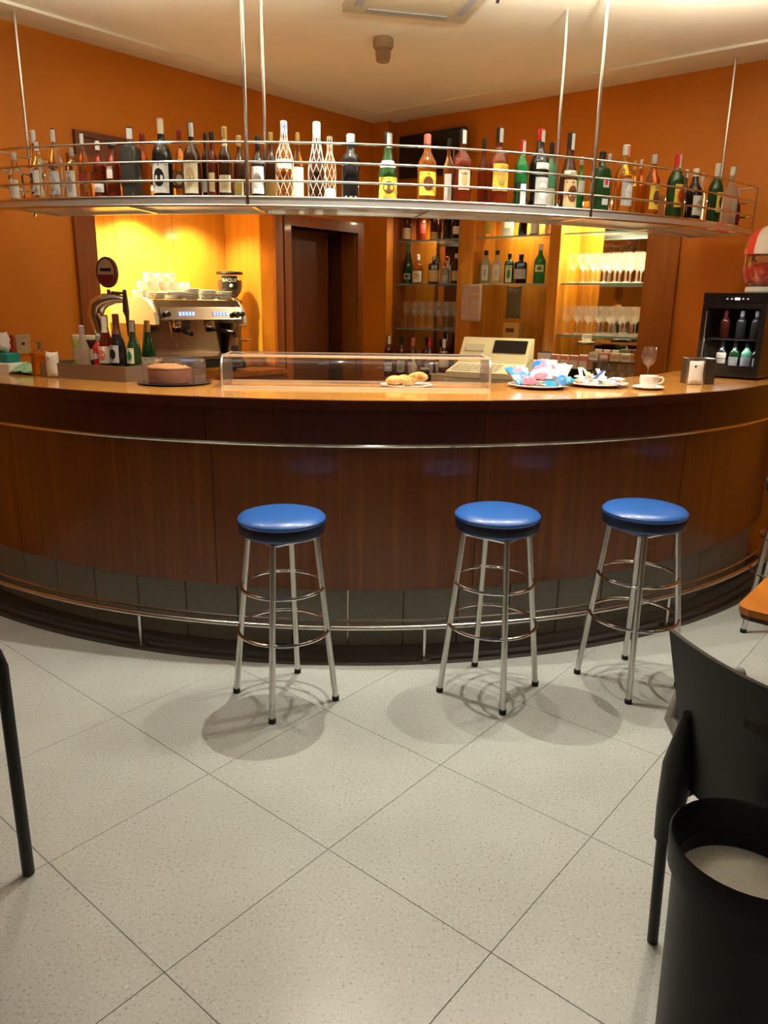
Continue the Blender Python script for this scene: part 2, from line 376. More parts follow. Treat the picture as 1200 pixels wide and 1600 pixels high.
# ceiling spotlights over the bar
def spot_light(i, x, y):
    o = thing('ceiling_spotlight', ['grey ceiling spotlight left of the air-conditioning panel', 'ceiling spotlight with a dark tilted arm right of the air-conditioning panel',
             'ceiling spotlight above the right stools, just over the top edge', 'ceiling spotlight nearest the right wall over the bar', 'ceiling spotlight nearest the left wall over the bar'][i], 'lamp', (x, y, HC), 0, 'spotlights over the bar')
    MB().lathe([(0.045, 0), (0.045, -0.02), (0.012, -0.024), (0.012, -0.09)], 16).build('stem', M_STEEL, o)
    MB().lathe([(0.02, -0.09), (0.038, -0.10), (0.042, -0.175), (0.036, -0.175), (0.030, -0.12), (0.0, -0.115)], 18, cap=False).build('housing', M_DSTEEL, o)
    MB().lathe([(0.0, -0.128), (0.028, -0.13)], 14, cap=False).build('bulb', mat('halogen bulb', (1.0, 0.86, 0.6), 0.3, emis=6.0), o)
    if i == 1: MB().tube([(0.03, 0.0, -0.13), (0.10, 0.10, -0.10), (0.06, 0.13, -0.235)], 0.007, 6).build('tilted_arm', M_BLACK, o)
    if i == 0: MB().tube([(0.0, 0.03, -0.15), (0.0, 0.06, -0.21)], 0.016, 8).build('tilted_arm', M_BLACK, o)
    lamp('SPOT', 'spot_beam', (0, 0, -0.185), SPOT_W * (1.9, 0.8, 1.2, 0.6, 0.45)[i], WARM, o, spot_size=rad(104), spot_blend=0.8, shadow_soft_size=0.012)
    lamp('SPOT', 'ceiling_fill', (0, 0, -0.20), UP_W, WARM, o, shadow_soft_size=0.03, spot_size=rad(172), spot_blend=0.3).rotation_euler = (math.pi, 0, 0)  # upward fill light added to brighten the ceiling
for i, (x, y) in enumerate(SPOTS): spot_light(i, x, y)
# unseen fill lamps with fixtures, added behind the camera for ambient light
for k, (x, y) in enumerate([(-2.4, 1.2), (0.2, 0.6), (2.4, 1.5), (-1.2, -1.6), (1.4, -1.5)]):
    o = thing('fill_lamp', ['added round fill lamp over the tables on the left', 'added round fill lamp above the camera', 'added round fill lamp over the right tables', 'added round fill lamp at the back left of the room', 'added round fill lamp at the back right of the room'][k], 'lamp', (x, y, HC), 0, 'fill lamps added to the room')
    MB().lathe([(0.0, -0.006), (0.075, -0.006)], 20, cap=False).build('diffuser', mat('lamp diffuser', (1.0, 0.88, 0.68), 0.4, emis=8.0), o)
    MB().lathe([(0.075, 0.0), (0.10, 0.0), (0.095, -0.012), (0.075, -0.012)], 20, cap=False).build('ring', M_WHITE, o)
    lamp('AREA', 'fill_beam', (0, 0, -0.02), FILL_W, WARM, o, shape='DISK', size=0.15)

# ================================================================== the bar
T0, T1 = -42.5, 57.3
bar = thing('curved_bar', 'curved wooden bar front with dark fascia, chrome strip and stone plinth', 'bar counter', (BX, BY, 0))
pan = MB().arc(3.04, 3.10, 0.285, 0.972, 0, 21.93, 20).mesh('front_panel', M_VEN)
fas = MB().arc(3.04, 3.155, 0.972, 1.118, 0, 21.95, 20).mesh('fascia_panel', M_FASC)
for a in (-32.3, -10.3, 11.7, 33.7): put('front_panel', pan, bar, (0, 0, 0), rad(a)); put('fascia_panel', fas, bar, (0, 0, 0), rad(a))
MB().arc(3.04, 3.10, 0.285, 0.972, T0, -32.37, 10).build('front_panel', M_VEN, bar)
MB().arc(3.04, 3.10, 0.285, 0.972, 55.7, T1, 3).build('front_panel', M_VEN, bar)
MB().arc(3.04, 3.155, 0.972, 1.118, 55.7, T1, 3).build('fascia_panel', M_FASC, bar)
MB().arc(3.04, 3.155, 0.972, 1.118, T0, -32.35, 10).build('fascia_panel', M_FASC, bar)
MB().arctube(3.158, 0.964, T0, T1, 0.0085, 90, 8).build('chrome_strip', M_CHROME, bar)
pt = MB().arc(3.02, 3.085, 0.004, 0.283, 0.06, 4.74, 5).mesh('plinth_tile', M_PLINTH)
a = -42.3
while a < 52.6: put('plinth_tile', pt, bar, (0, 0, 0), rad(a)); a += 4.8
top = thing('bar_worktop', 'varnished orange-brown curved worktop of the bar', 'worktop', (BX, BY, 0))
MB().arc(2.50, 3.162, 1.120, 1.160, T0, T1, 90).build('top_board', M_TOP, top)
MB().arc(3.1625, 3.175, 1.118, 1.158, T0, T1, 90).build('edge_band', M_FASC, top)
p = RP(2.75, 0.0) - Vector((BX, BY, 0))
MB().box(0, 0.52, -0.50, -0.005, 1.118, 1.159).build('end_board', M_TOP, top, p, RR, False)
fr = thing('foot_rail', 'chrome foot rail curving along the bottom of the bar', 'rail', (BX, BY, 0))
MB().arctube(3.24, 0.160, T0 - 1, T1, 0.013, 100, 10).build('rail_tube', M_TUBE, fr)
MB().arctube(3.185, 0.170, T0 - 1, T1, 0.007, 100, 8).build('back_tube', M_TUBE, fr)
for a in (-39.7, -16.3, 7.1, 30.5, 53.5):
    t = rad(a); q = (3.24 * math.sin(t), -3.24 * math.cos(t))
    po = MB().tube([(q[0], q[1], 0.010), (q[0], q[1], 0.155)], 0.009, 10).build('post', M_TUBE, fr)
    MB().lathe([(0.034, 0.004), (0.034, 0.008), (0.012, 0.013)], 18, (q[0], q[1], 0)).build('flange', M_DSTEEL, po)

# ------------------------------------------------------------------ bar stools
st = thing('bar_stool', 'x', 'stool')
MB().lathe([(0.0, 0.70), (0.150, 0.70), (0.160, 0.706), (0.163, 0.715), (0.163, 0.745), (0.166, 0.750), (0.168, 0.755), (0.168, 0.761), (0.160, 0.770), (0.13, 0.779), (0.07, 0.783), (0.0, 0.784)], 40, cap=False).build('seat', M_BLUE, st)
MB().lathe([(0.1645, 0.712), (0.166, 0.716), (0.1665, 0.742), (0.1645, 0.747)], 40, cap=False).build('seat_band', mat('navy vinyl', (0.006, 0.012, 0.035), 0.4), st)
def leg_at(z): return 0.208 + (0.133 - 0.208) * z / 0.70
for k in range(4):
    a = k * math.pi / 2; c, s_ = math.cos(a), math.sin(a)
    lg = MB().tube([(leg_at(0.012) * c, leg_at(0.012) * s_, 0.012), (leg_at(0.69) * c, leg_at(0.69) * s_, 0.69)], 0.0125, 12).build('leg', M_TUBE, st)
    MB().lathe([(0.0145, 0.0), (0.0145, 0.02)], 12, (leg_at(0.01) * c, leg_at(0.01) * s_, 0)).build('rubber_foot', M_RUB, lg)
    c2, s2 = math.cos(a + math.pi / 2), math.sin(a + math.pi / 2)
    MB().tube([(leg_at(0.68) * c, leg_at(0.68) * s_, 0.688), (leg_at(0.68) * c2, leg_at(0.68) * s2, 0.688)], 0.010, 8).build('seat_frame', M_TUBE, st)
for z in (0.485, 0.305):
    R = leg_at(z) + 0.004
    MB().tube([(R * math.cos(2 * math.pi * k / 48), R * math.sin(2 * math.pi * k / 48), z) for k in range(48)], 0.0065, 8, True).build('foot_ring', M_CHROME, st)
st.location = (-0.39, 2.79, 0); st.rotation_euler = (0, 0, rad(-7)); st['label'] = 'blue round bar stool standing alone on the left'; st['group'] = 'blue bar stools'
dup(st, (0.447, 2.88, 0), rad(9), 'blue round bar stool in the middle of the three in front of the bar')
dup(st, (1.058, 2.975, 0), rad(-15), 'blue round bar stool behind the black chair')
dup(st, (2.0, 3.52, 0), rad(8), 'blue round bar stool mostly cut off by the right edge of the photo')

# ------------------------------------------------------------------ hanging bottle shelf
sh = thing('hanging_shelf', 'curved chrome shelf hung from the ceiling over the bar', 'shelf', (SX, SY, SZ))
S0, S1, SB = -23.6, 46.2, 3.22
MB().arc(SR - 0.012, SR + 0.004, -0.035, 0.0, S0, S1, 80).build('front_rim', M_ALU, sh)
for z in (0.0, -0.035): MB().arctube(SR + 0.002, z, S0, S1, 0.006, 80, 8).build('highlight_tube', M_CHROME, sh)  # chrome tubes added to give the rim bright highlight lines
MB().arc(SB - 0.004, SB + 0.012, -0.035, 0.0, S0, S1, 80).build('back_rim', M_ALU, sh)
for k in range(7):
    r0 = SB + 0.030 + k * 0.046
    MB().arc(r0, r0 + 0.033, -0.022, -0.012, S0, S1, 60).build('slat', M_ALU, sh)
MB().arc(SB + 0.012, SR - 0.012, -0.0115, -0.004, S0, S1, 60).build('glass_plate', M_PANE, sh)
for a in (S0 + 0.25, -12.5, -2.6, 10.5, 23.6, 35.0, S1 - 0.25):
    t = rad(a); MB().box(-0.008, 0.008, -SR + 0.012, -SB - 0.012, -0.034, -0.023).build('cross_bar', M_CHROME, sh, (0, 0, 0), t, False)
def sp(R, a, z): return (R * math.sin(rad(a)), -R * math.cos(rad(a)), z)
for z in (0.067, 0.145, 0.224):
    n = 70; pts = [sp(SB + 0.02, S0, z)] + [sp(SR, S0 + (S1 - S0) * k / n, z) for k in range(n + 1)] + [sp(SB + 0.02, S1, z)]
    MB().tube(pts, 0.0052, 8).build('guard_rail', M_CHROME, sh)
for a in (S0, -15.2, -5.6, 12.0, 33.5, S1):
    MB().tube([sp(SR, a, 0.0), sp(SR, a, 0.224)], 0.005, 6).build('rail_post', M_CHROME, sh)
for R, a in ((SR, -2.75), (SR, 23.57), (SB + 0.03, -2.47), (SB + 0.03, 23.93)):
    MB().tube([sp(R, a, -0.03), sp(R, a, HC - SZ)], 0.0095, 10).build('hanging_rod', M_CHROME, sh)
for x, y in ((-1.90, 4.35), (1.97, 4.88)):
    MB().tube([(x - SX, y - SY, -0.03), (x - SX, y - SY, HC - SZ)], 0.0085, 10).build('hanging_rod', M_CHROME, sh)

# ================================================================== bottles
GL = {
 'clr': mat('clear bottle glass', (0.93, 0.95, 0.92), 0.03, trans=1.0, ior=1.38),
 'amb': mat('amber spirit', (0.66, 0.22, 0.018), 0.03, trans=0.85, ior=1.38),
 'gold': mat('golden spirit', (0.92, 0.62, 0.10), 0.03, trans=0.95, ior=1.38),
 'red': mat('red brown spirit', (0.22, 0.030, 0.007), 0.05, trans=0.6, ior=1.38),
 'drk': mat('dark brown glass', (0.045, 0.014, 0.006), 0.06),
 'blk': mat('black glass', (0.010, 0.009, 0.009), 0.08),
 'gry': mat('charcoal glass', (0.045, 0.042, 0.040), 0.18),
 'grn': mat('green glass', (0.03, 0.30, 0.08), 0.04, trans=0.6, ior=1.38),
 'dgr': mat('dark green glass', (0.012, 0.042, 0.010), 0.06),
 'pgr': mat('pale green glass', (0.16, 0.50, 0.30), 0.25, trans=0.4),
 'frs': mat('frosted glass', (0.80, 0.76, 0.68), 0.35, trans=0.8, ior=1.3),
 'blu': mat('pale blue glass', (0.45, 0.72, 0.85), 0.05, trans=0.8, ior=1.38),
 'rasp': mat('red can', (0.62, 0.03, 0.03), 0.25),
 'oliv': mat('olive jar', (0.36, 0.40, 0.03), 0.12),
 'wbx': mat('white carton', (0.80, 0.77, 0.68), 0.5),
 'pat': mat('brown wine', (0.10, 0.020, 0.010), 0.07),
}
CC = {'wht': (0.80, 0.78, 0.74), 'blk': (0.012, 0.012, 0.012), 'red': (0.55, 0.02, 0.02), 'drd': (0.20, 0.015, 0.012), 'pnk': (0.72, 0.22, 0.18),
      'gld': (0.62, 0.42, 0.12), 'slv': (0.62, 0.62, 0.62), 'crm': (0.74, 0.68, 0.50), 'yel': (0.72, 0.52, 0.06), 'tan': (0.50, 0.36, 0.18), 'gry': (0.42, 0.42, 0.42),
      'grn': (0.03, 0.22, 0.06), 'blu': (0.06, 0.12, 0.55), 'brn': (0.12, 0.04, 0.015), 'ros': (0.62, 0.25, 0.22), 'teal': (0.0, 0.22, 0.22)}
def cm(k): return mat('print ' + k, CC[k], 0.4, 0.6 if k in ('gld', 'slv') else 0.0)
PROF = {  # (r, z) in fractions of radius and height; then neck fraction for cap
 'std':  ([(0.9, 0), (1, .02), (1, .56), (.93, .62), (.55, .71), (.38, .77), (.36, .95), (.36, 1)], .86),
 'tall': ([(0.9, 0), (1, .02), (1, .52), (.92, .58), (.50, .70), (.34, .80), (.32, .97), (.32, 1)], .84),
 'round': ([(0.85, 0), (.98, .02), (1, .30), (1, .50), (.92, .60), (.66, .67), (.36, .72), (.32, .78), (.30, .97), (.30, 1)], .83),
 'bell': ([(0.92, 0), (1, .02), (.98, .36), (.86, .48), (.62, .60), (.42, .72), (.36, .80), (.36, 1)], .80),
 'wine': ([(0.92, 0), (1, .015), (1, .58), (.94, .65), (.60, .73), (.38, .79), (.36, .97), (.36, 1)], .80),
 'champ': ([(0.92, 0), (1, .02), (1, .42), (.85, .55), (.55, .68), (.36, .82), (.34, 1)], .76),
 'jar':  ([(0.94, 0), (1, .02), (1, .62), (.90, .69), (.55, .74), (.48, .80), (.46, .97), (.46, 1)], .88),
 'flask': ([(0.92, 0), (1, .02), (1, .66), (.90, .73), (.45, .77), (.34, .80), (.34, 1)], .86),
 'pot': ([(0.92, 0), (1, .03), (1, .78), (.92, .84), (.84, .88), (.84, 1)], .86),
 'can': ([(0.80, 0), (1, .05), (1, .90), (.80, .97), (.80, 1)], .985),
}
def band(r, z0, z1, a=1.15, n=10, rx=1.0, off=0.0):
    vs = []; fs = []
    for i in range(n + 1):
        t = off - a + 2 * a * i / n
        for z in (z0, z1): vs.append((r * math.sin(t), -r * math.cos(t) * rx, z))
    for i in range(n): fs.append((2 * i, 2 * i + 2, 2 * i + 3, 2 * i + 1))
    return vs, fs
def sqr(r, t, sq):
    c, s_ = math.cos(t), math.sin(t); return r * (abs(c) ** sq + abs(s_) ** sq) ** (-1 / sq)
def bottle(name, label, cat, loc, rz, H, R, kind, glass, cap, lab=(), group=None, text=None, sq=2.0, net=False):
    """lab: list of (z0, z1, half-angle, colour, emblem colour or None)"""
    o = thing(name, label, cat, loc, rz, group)
    pf, cz = PROF[kind]
    MB().lathe([(0.0, 0.004)] + [(r * R, z * H) for r, z in pf] + [(0.0, H)], 20 if sq == 2.0 else 28, (0, 0, 0), sq).build('glass', GL[glass], o)
    rc = pf[-1][0] * R + 0.0012
    if cap:
        k = cap.split('/')
        b = MB().lathe([(rc, cz * H), (rc + .0008, cz * H + .003), (rc + .0008, H - .002), (rc - .003, H + .002), (0, H + .002)], 14, cap=False)
        if len(k) > 1:
            b.slot(1); v, f = band(rc + 0.0016, cz * H - 0.006, H * .985, .9, 6, off=.5); b.add(v, f)
        b.build('cap', [cm(q) for q in k], o)
    for (z0, z1, ha, c, em) in lab:
        b = MB(); rr = R + 0.0009
        def surf(t, z):
            # follow the bottle's own profile
            zz = z; q = pf
            for (ra, za), (rb, zb) in zip(q, q[1:]):
                if za <= zz <= zb: f_ = (zz - za) / max(zb - za, 1e-6); r0 = ra + (rb - ra) * f_; break
            else: r0 = 1.0
            r0 = r0 * R + 0.0010
            if sq != 2.0: r0 = sqr(r0, t - math.pi / 2, sq)
            return (r0 * math.sin(t), -r0 * math.cos(t), zz * H)
        n = 10; vs = []; fs = []
        for j in range(5):
            for i_ in range(n + 1): vs.append(surf(-ha + 2 * ha * i_ / n, z0 + (z1 - z0) * j / 4))
        for j in range(4):
            for i_ in range(n): q = j * (n + 1) + i_; fs.append((q, q + 1, q + n + 2, q + n + 1))
        b.add(vs, fs)
        ms = [cm(c)]
        if em:
            ms.append(cm(em)); b.slot(1); zc = (z0 + z1) / 2; hz = (z1 - z0) * .30; vs = [surf(0, zc)]; 
            for q in range(14):
                t = 2 * math.pi * q / 14; vs.append(surf(ha * .55 * math.cos(t), zc + hz * math.sin(t)))
            vs = [(x * 1.012, y * 1.012 - .0006, z) for x, y, z in vs]
            b.add(vs, [(0, 1 + q, 1 + (q + 1) % 14) for q in range(14)])
            b.add([(x * 1.012, y * 1.012 - .0006, z) for x, y, z in [surf(-ha * .8, z0 + (z1 - z0) * .88), surf(0, z0 + (z1 - z0) * .88), surf(ha * .8, z0 + (z1 - z0) * .88), surf(ha * .8, z0 + (z1 - z0) * .94), surf(0, z0 + (z1 - z0) * .94), surf(-ha * .8, z0 + (z1 - z0) * .94)]], [(0, 1, 4, 5), (1, 2, 3, 4)])
        b.build('label', ms, o)
    if text:
        body, size, zt, col = text
        lettering(body, size, cm(col), o, (0, 0, zt * H), R + 0.0022)
    if net:
        b = MB(); nn = 8
        for sg in (1, -1):
            for k in range(nn):
                pts = []
                for j in range(25):
                    z = j / 24
                    for (ra, za), (rb, zb) in zip(pf, pf[1:]):
                        if za <= z <= zb: r0 = ra + (rb - ra) * (z - za) / max(zb - za, 1e-6); break
                    t = 2 * math.pi * k / nn + sg * z * 3.4; r1 = r0 * R + .0022
                    pts.append((r1 * math.cos(t), r1 * math.sin(t), z * H))
                b.tube(pts, 0.0012, 4)
        b.build('net', mat('white cord', (0.78, 0.72, 0.55), 0.7), o)
    return o

# ---- on the hanging shelf: (angle, row, height, radius, shape, glass, cap, labels, text, squareness, net, description)
W1 = lambda c, e=None, z0=.10, z1=.46, a=1.1: (z0, z1, a, c, e)
HS = [
 (-23.05,'f',.232,0.03,'std','clr','slv',[W1('wht')],None,3,0,'short clear spirit bottle at the left end of the hanging shelf'),
 (-23.1,'b',.355,0.0323,'tall','clr','wht',[W1('wht','blk',.22,.50)],None,2,0,'clear bottle with a tall white cap second from the left on the hanging shelf'),
 (-20.55,'f',.275,0.0307,'std','clr','red/wht',[W1('wht',None,.30,.52,.7),W1('wht','gry',.12,.28,.6)],None,2,0,'clear bottle with a small red and white cap near the shelf\'s left end'),
 (-18.86,'f',.322,0.035,'tall','clr','drd/wht',[W1('gry','slv',.10,.42,1.0),W1('brn',None,.46,.53,1.0)],None,2,0,'clear vodka bottle with a dark red cap and silver label'),
 (-19.15,'b',.262,0.0314,'flask','clr','slv',[W1('wht','gry',.12,.60,.9)],None,3,0,'clear square bottle with a tall white label behind the red-capped vodka'),
 (-16.26,'f',.298,0.0271,'round','amb','blk/wht',[W1('drd',None,.30,.40)],None,2,0,'amber bottle with a black and white striped cap'),
 (-14.92,'f',.263,0.0284,'std','red','blk/wht',[W1('wht',None,.14,.28)],None,2,0,'red-brown bottle with a low white label and black cap'),
 (-13.76,'f',.262,0.0312,'std','red','blk',[W1('wht',None,.36,.56,.5)],None,2,0,'dark red bottle with a silver-white spot label and clear neck'),
 (-12.15,'f',.311,0.042,'flask','gry','blk/wht',[],None,3.5,0,'broad charcoal black bottle with a white-topped cap'),
 (-12.35,'b',.313,0.0275,'std','amb','drd',[],None,2,0,'orange-brown bottle with a dark red cap behind the charcoal bottle'),
 (-9.62,'f',.344,0.0455,'round','blk','pnk/crm',[W1('wht','blk',.08,.46,1.0)],None,2,0,'big dark round bottle with a pink paper seal and white label'),
 (-9.13,'b',.325,0.0272,'std','clr','drd',[W1('brn','crm',.20,.44)],None,2,0,'clear bottle with a dark red cap and brown label'),
 (-7.26,'f',.328,0.0394,'round','drk','blk/slv',[W1('crm','tan',.08,.50,.95)],None,2,0,'dark round liqueur bottle with a large cream oval label'),
 (-6.94,'b',.307,0.0226,'wine','blk','blk',[W1('gry',None,.16,.34)],None,2,0,'slim black bottle behind the cream-labelled liqueur'),
 (-5.7,'f',.286,0.0247,'std','red','blk',[W1('tan',None,.12,.40,.6)],None,2,0,'slim brown bottle with a dark cap and pale neck'),
 (-4.71,'f',.306,0.0305,'std','drk','crm/gld',[W1('crm','tan',.10,.34,1.0),(.74,.84,1.2,'crm',None)],None,2,0,'dark brown bottle with cream foil cap and cream neck label'),
 (-4.22,'b',.296,0.0285,'std','drk','crm/gld',[W1('crm','yel',.10,.36,.8)],None,2,0,'dark brown bottle with a gold and cream cap beside the front rod'),
 (-2.25,'f',.270,0.0319,'round','blk','blk',[W1('wht','gry',.10,.52,1.0)],None,2,0,'black bottle with a tall white label just right of the front rod'),
 (-1.65,'b',.310,0.0284,'std','drk','gld',[W1('gld',None,.10,.34)],None,2,0,'dark brown bottle with a gold cap and gold label'),
 (-0.29,'f',.331,0.0376,'tall','amb','wht/blu',[W1('crm',None,.40,.52)],None,2,1,'white-netted amber bottle with a blue and white cap'),
 (0.49,'b',.311,0.0269,'tall','clr','gld',[W1('crm',None,.06,.52,1.3)],None,2,0,'pale bottle with a gold cap and a large cream label'),
 (2.12,'f',.329,0.0391,'bell','drk','crm',[],None,2,1,'dark bottle in a cream net up to its tall neck'),
 (3.03,'b',.298,0.0269,'std','amb','blk',[W1('wht',None,.08,.24)],None,2,1,'netted amber bottle with a black cap behind the tall netted one'),
 (4.63,'f',.283,0.0392,'jar','blk','gry',[(.06,.08,3.1,'gry',None),(.54,.57,3.1,'gry',None)],None,2,0,'squat black bottle with ribbed body standing alone'),
 (7.41,'f',.297,0.0452,'bell','dgr','blk/slv',[W1('yel','brn',.06,.36,1.1),(.50,.60,1.3,'wht',None)],None,2,0,'bell-shaped dark green bottle with a yellow label and black stopper'),
 (10.39,'f',.297,0.041,'std','amb','pnk',[W1('yel','brn',.12,.46,1.0)],None,3,0,'square amber bottle with a pink cap and yellow label'),
 (12.74,'b',.310,0.0245,'std','clr','blk',[W1('wht',None,.10,.50,1.0)],None,2,0,'narrow clear bottle with a white side label'),
 (13.14,'f',.327,0.0475,'round','red','blk/wht',[W1('crm','tan',.20,.46,.6)],('SOBER', .0125, .41, 'brn'),2,0,'round red-brown brandy bottle with a cream label lettered in brown'),
 (15.77,'b',.326,0.0247,'tall','red','blk',[],None,2,0,'slim brown bottle with black cap behind the yellow-labelled brandy'),
 (16.1,'f',.347,0.0481,'round','red','blk/wht',[W1('yel','gld',.20,.54,.9)],None,2,0,'big red-brown brandy bottle with a large yellow label'),
 (18.08,'f',.301,0.0318,'wine','grn','red/wht',[W1('blk',None,.0,.38,3.1),W1('wht',None,.03,.36,.45)],None,2,0,'green bottle with a red cap, black lower half and white strip'),
 (19.61,'f',.354,0.0459,'std','blk','red/wht',[W1('gry','wht',.06,.40,.8),(.50,.58,.8,'wht',None)],None,2,0,'big black bottle with a red and white seal and grey label'),
 (22.08,'b',.331,0.0271,'wine','pgr','blk',[W1('crm',None,.08,.36,1.2)],None,2,0,'pale green frosted bottle with a cream label'),
 (22.35,'f',.354,0.045,'bell','drk','blk/wht',[W1('tan','brn',.04,.40,1.0),(.46,.52,1.2,'crm',None)],('ETQUE', .0105, .485, 'brn'),2,0,'dark bell-shaped bottle with tan labels, lettered at the shoulder'),
 (25.25,'b',.282,0.0227,'std','grn','slv',[W1('wht',None,.40,.60)],None,2,0,'small green bottle with a white label just left of the right front rod'),
 (25.55,'f',.286,0.043,'flask','dgr','blk',[W1('gry','red',.42,.58,.4),W1('gry',None,.14,.24,.4)],None,3.2,0,'square dark green liqueur bottle with a wide black cap'),
 (28.36,'b',.311,0.0232,'std','clr','slv',[W1('wht',None,.0,.16)],None,2,0,'slim clear bottle with a silver cap beside the square green liqueur'),
 (28.0,'f',.330,0.0451,'std','gold','wht/pnk',[W1('gry','wht',.14,.52,.9)],None,2,0,'golden bottle with a white and pink foil cap and silver label'),
 (31.54,'b',.296,0.0204,'std','gold','gld',[],None,2,0,'slim golden bottle behind the foil-capped one'),
 (32.37,'b',.307,0.0222,'std','amb','slv/red',[],None,2,0,'slim amber bottle with a silver cap left of the yellow-labelled whiskey'),
 (31.32,'f',.305,0.0364,'std','amb','gry',[W1('yel','brn',.14,.52,1.0)],('FOUR', .0125, .475, 'brn'),2.6,0,'amber whiskey bottle with a yellow label lettered at its top'),
 (34.38,'f',.331,0.0423,'wine','dgr','red/wht',[W1('yel','red',.20,.54,.9)],None,2,0,'dark green bottle with a red and white seal and yellow label'),
 (39.32,'b',.299,0.0253,'std','drk','wht',[],None,2,0,'dark bottle with a white cap half hidden by the green one'),
 (37.22,'f',.275,0.0434,'std','blk','wht',[W1('wht','gry',.14,.50,1.0)],None,2,0,'black bottle with a white cap and a white diamond-like label'),
 (42.46,'b',.300,0.0241,'std','frs','wht',[],None,2,0,'slim grey-clear bottle with a white cap near the right end'),
 (40.82,'f',.325,0.0394,'wine','dgr','wht/slv',[W1('yel','brn',.22,.54,.8)],None,2,0,'green bottle with a white foil cap and yellow label near the right end'),
 (43.9,'f',.330,0.042,'std','frs','wht/slv',[W1('wht','gry',.20,.46,.6)],None,2,0,'frosted clear bottle with a white foil cap near the right end'),
 (45.3,'b',.300,0.024,'std','red','blk',[],None,2,0,'brown bottle with a black cap at the right end of the hanging shelf'),
 (45.45,'f',.215,.0270,'std','red','wht',[W1('drd',None,.2,.5)],None,2,0,'small dark red bottle with a white cap at the very right end of the shelf'),
]
for (t, row, h, r, kd, g, cp, lb, tx, sq, net, ds) in HS:
    R = 3.49 if row == 'f' else 3.355
    bottle('liquor_bottle', ds, 'bottle', (SX + R * math.sin(rad(t)), SY - R * math.cos(rad(t)), SZ - 0.004), rad(t), h, r, kd, g, cp, lb, 'bottles on the hanging shelf', tx, sq, bool(net))

# ================================================================== shelving unit in the right wall
un = thing('shelving_unit', 'built-in orange wood shelving unit with mirrors and glass shelves in the right wall', 'shelving', CR, RR)
ZB, ZT = 0.98, 2.24
POSTS = [(0.102, 0.165), (0.815, 0.955), (1.605, 1.69), (2.325, 2.54)]
for k, (a, c) in enumerate(POSTS):
    MB().box(a, c, -0.03 if k == 3 else -0.012, 0.0 if k == 3 else 0.325, ZB - 0.08, ZT).build('post', (M_POST, M_CAB, M_CAB, M_PILR)[k], un, smooth=False)
MB().box(0.105, 2.325, -0.02, 0.325, ZT, ZT + 0.035).build('cornice', M_CAB, un, smooth=False)
for a, c in ((0.165, 0.36), (0.955, 1.605), (1.69, 1.86)):
    MB().box(a, c, 0.30, 0.325, ZB - 0.05, ZT).build('back_panel', M_CAB, un, smooth=False)
for a, c in ((0.36, 0.815), (1.86, 2.325)):
    MB().box(a, c, 0.312, 0.325, ZB - 0.05, ZT).build('mirror', M_MIRROR, un, smooth=False)
BAYS = [(0.17, 0.81), (0.96, 1.60), (1.695, 2.32)]
for k, (a, c) in enumerate(BAYS):
    for z in ((2.045, 1.705, 1.345) if k != 1 else (2.045, 1.705)):
        s_ = MB().box(a, c, 0.03, 0.295, z - 0.010, z).build('glass_shelf', M_PANE, un, smooth=False)
        MB().box(a, c, 0.024, 0.030, z - 0.011, z + 0.0005).build('polished_edge', M_EDGE, s_, smooth=False)
# lamps under the unit's top
for k, (a, c) in enumerate(BAYS):
    f_ = MB().lathe([(0.0, -0.004), (0.028, -0.004), (0.032, 0.0)], 16, cap=False).build('lamp_disc', mat('cabinet lamp', (1.0, 0.85, 0.55), 0.4, emis=5.0), un, ((a + c) / 2, 0.14, ZT - 0.002))
    lamp('AREA', 'cabinet_beam', ((a + c) / 2, 0.12, ZT - 0.02), (10.0, 18.0, 42.0)[k], (1.0, 0.82, 0.48), un, shape='DISK', size=0.10)
def rb(u, v, z, *a, **k):
    q = RP(u, v, z); return bottle(k.pop('name', 'liquor_bottle'), a[0], k.pop('cat', 'bottle'), q, RR + k.pop('turn', 0.45), *a[1:], **k)
G1 = 'bottles on the wall shelves'
z = 2.045
rb(.215, -.10, z, 'amber bottle with a cream label at the left end of the top wall shelf', .29, .036, 'std', 'red', 'gld', [W1('crm', None, .06, .36)], group=G1)
rb(.345, -.12, z, 'dark red bottle second on the top wall shelf of the left bay', .28, .042, 'round', 'red', 'blk', [W1('drd', None, .2, .45)], group=G1)
rb(.495, -.10, z, 'dark bottle with a low gold label on the top wall shelf, left bay', .28, .035, 'std', 'drk', 'blk', [W1('gld', None, .03, .22)], group=G1)
rb(.605, -.13, z, 'plain dark bottle on the top wall shelf of the left bay', .30, .036, 'wine', 'blk', 'blk', [], group=G1)
rb(.72, -.10, z, 'black bottle with a round white label on the top wall shelf', .29, .040, 'wine', 'blk', 'blk', [W1('wht', None, .12, .32, .8)], group=G1)
rb(1.00, -.12, z, 'bottle with a yellow label at the left of the top wall shelf, middle bay', .28, .034, 'std', 'gold', 'gld', [W1('yel', None, .1, .5)], group=G1)
rb(1.18, -.10, z, 'tall white carton on the top wall shelf, middle bay', .30, .042, 'flask', 'wbx', 'wht', [W1('crm', None, .2, .3)], group=G1, sq=6)
rb(1.30, -.12, z, 'dark bottle beside the white carton on the top wall shelf', .29, .034, 'std', 'blk', 'blk', [], group=G1)
rb(1.41, -.10, z, 'bottle with a tall cream label on the top wall shelf, middle bay', .30, .036, 'std', 'drk', 'blk', [W1('crm', None, .04, .5, 1.2)], group=G1)
rb(1.53, -.12, z, 'clear bottle at the right end of the top wall shelf, middle bay', .29, .036, 'std', 'frs', 'slv', [], group=G1)
z = 1.705
rb(.172 + .045, -.12, z, 'tall green champagne bottle at the left of the second wall shelf', .325, .043, 'champ', 'dgr', 'dgr' and 'grn', [W1('gry', 'blk', .12, .26, .7)], group=G1)
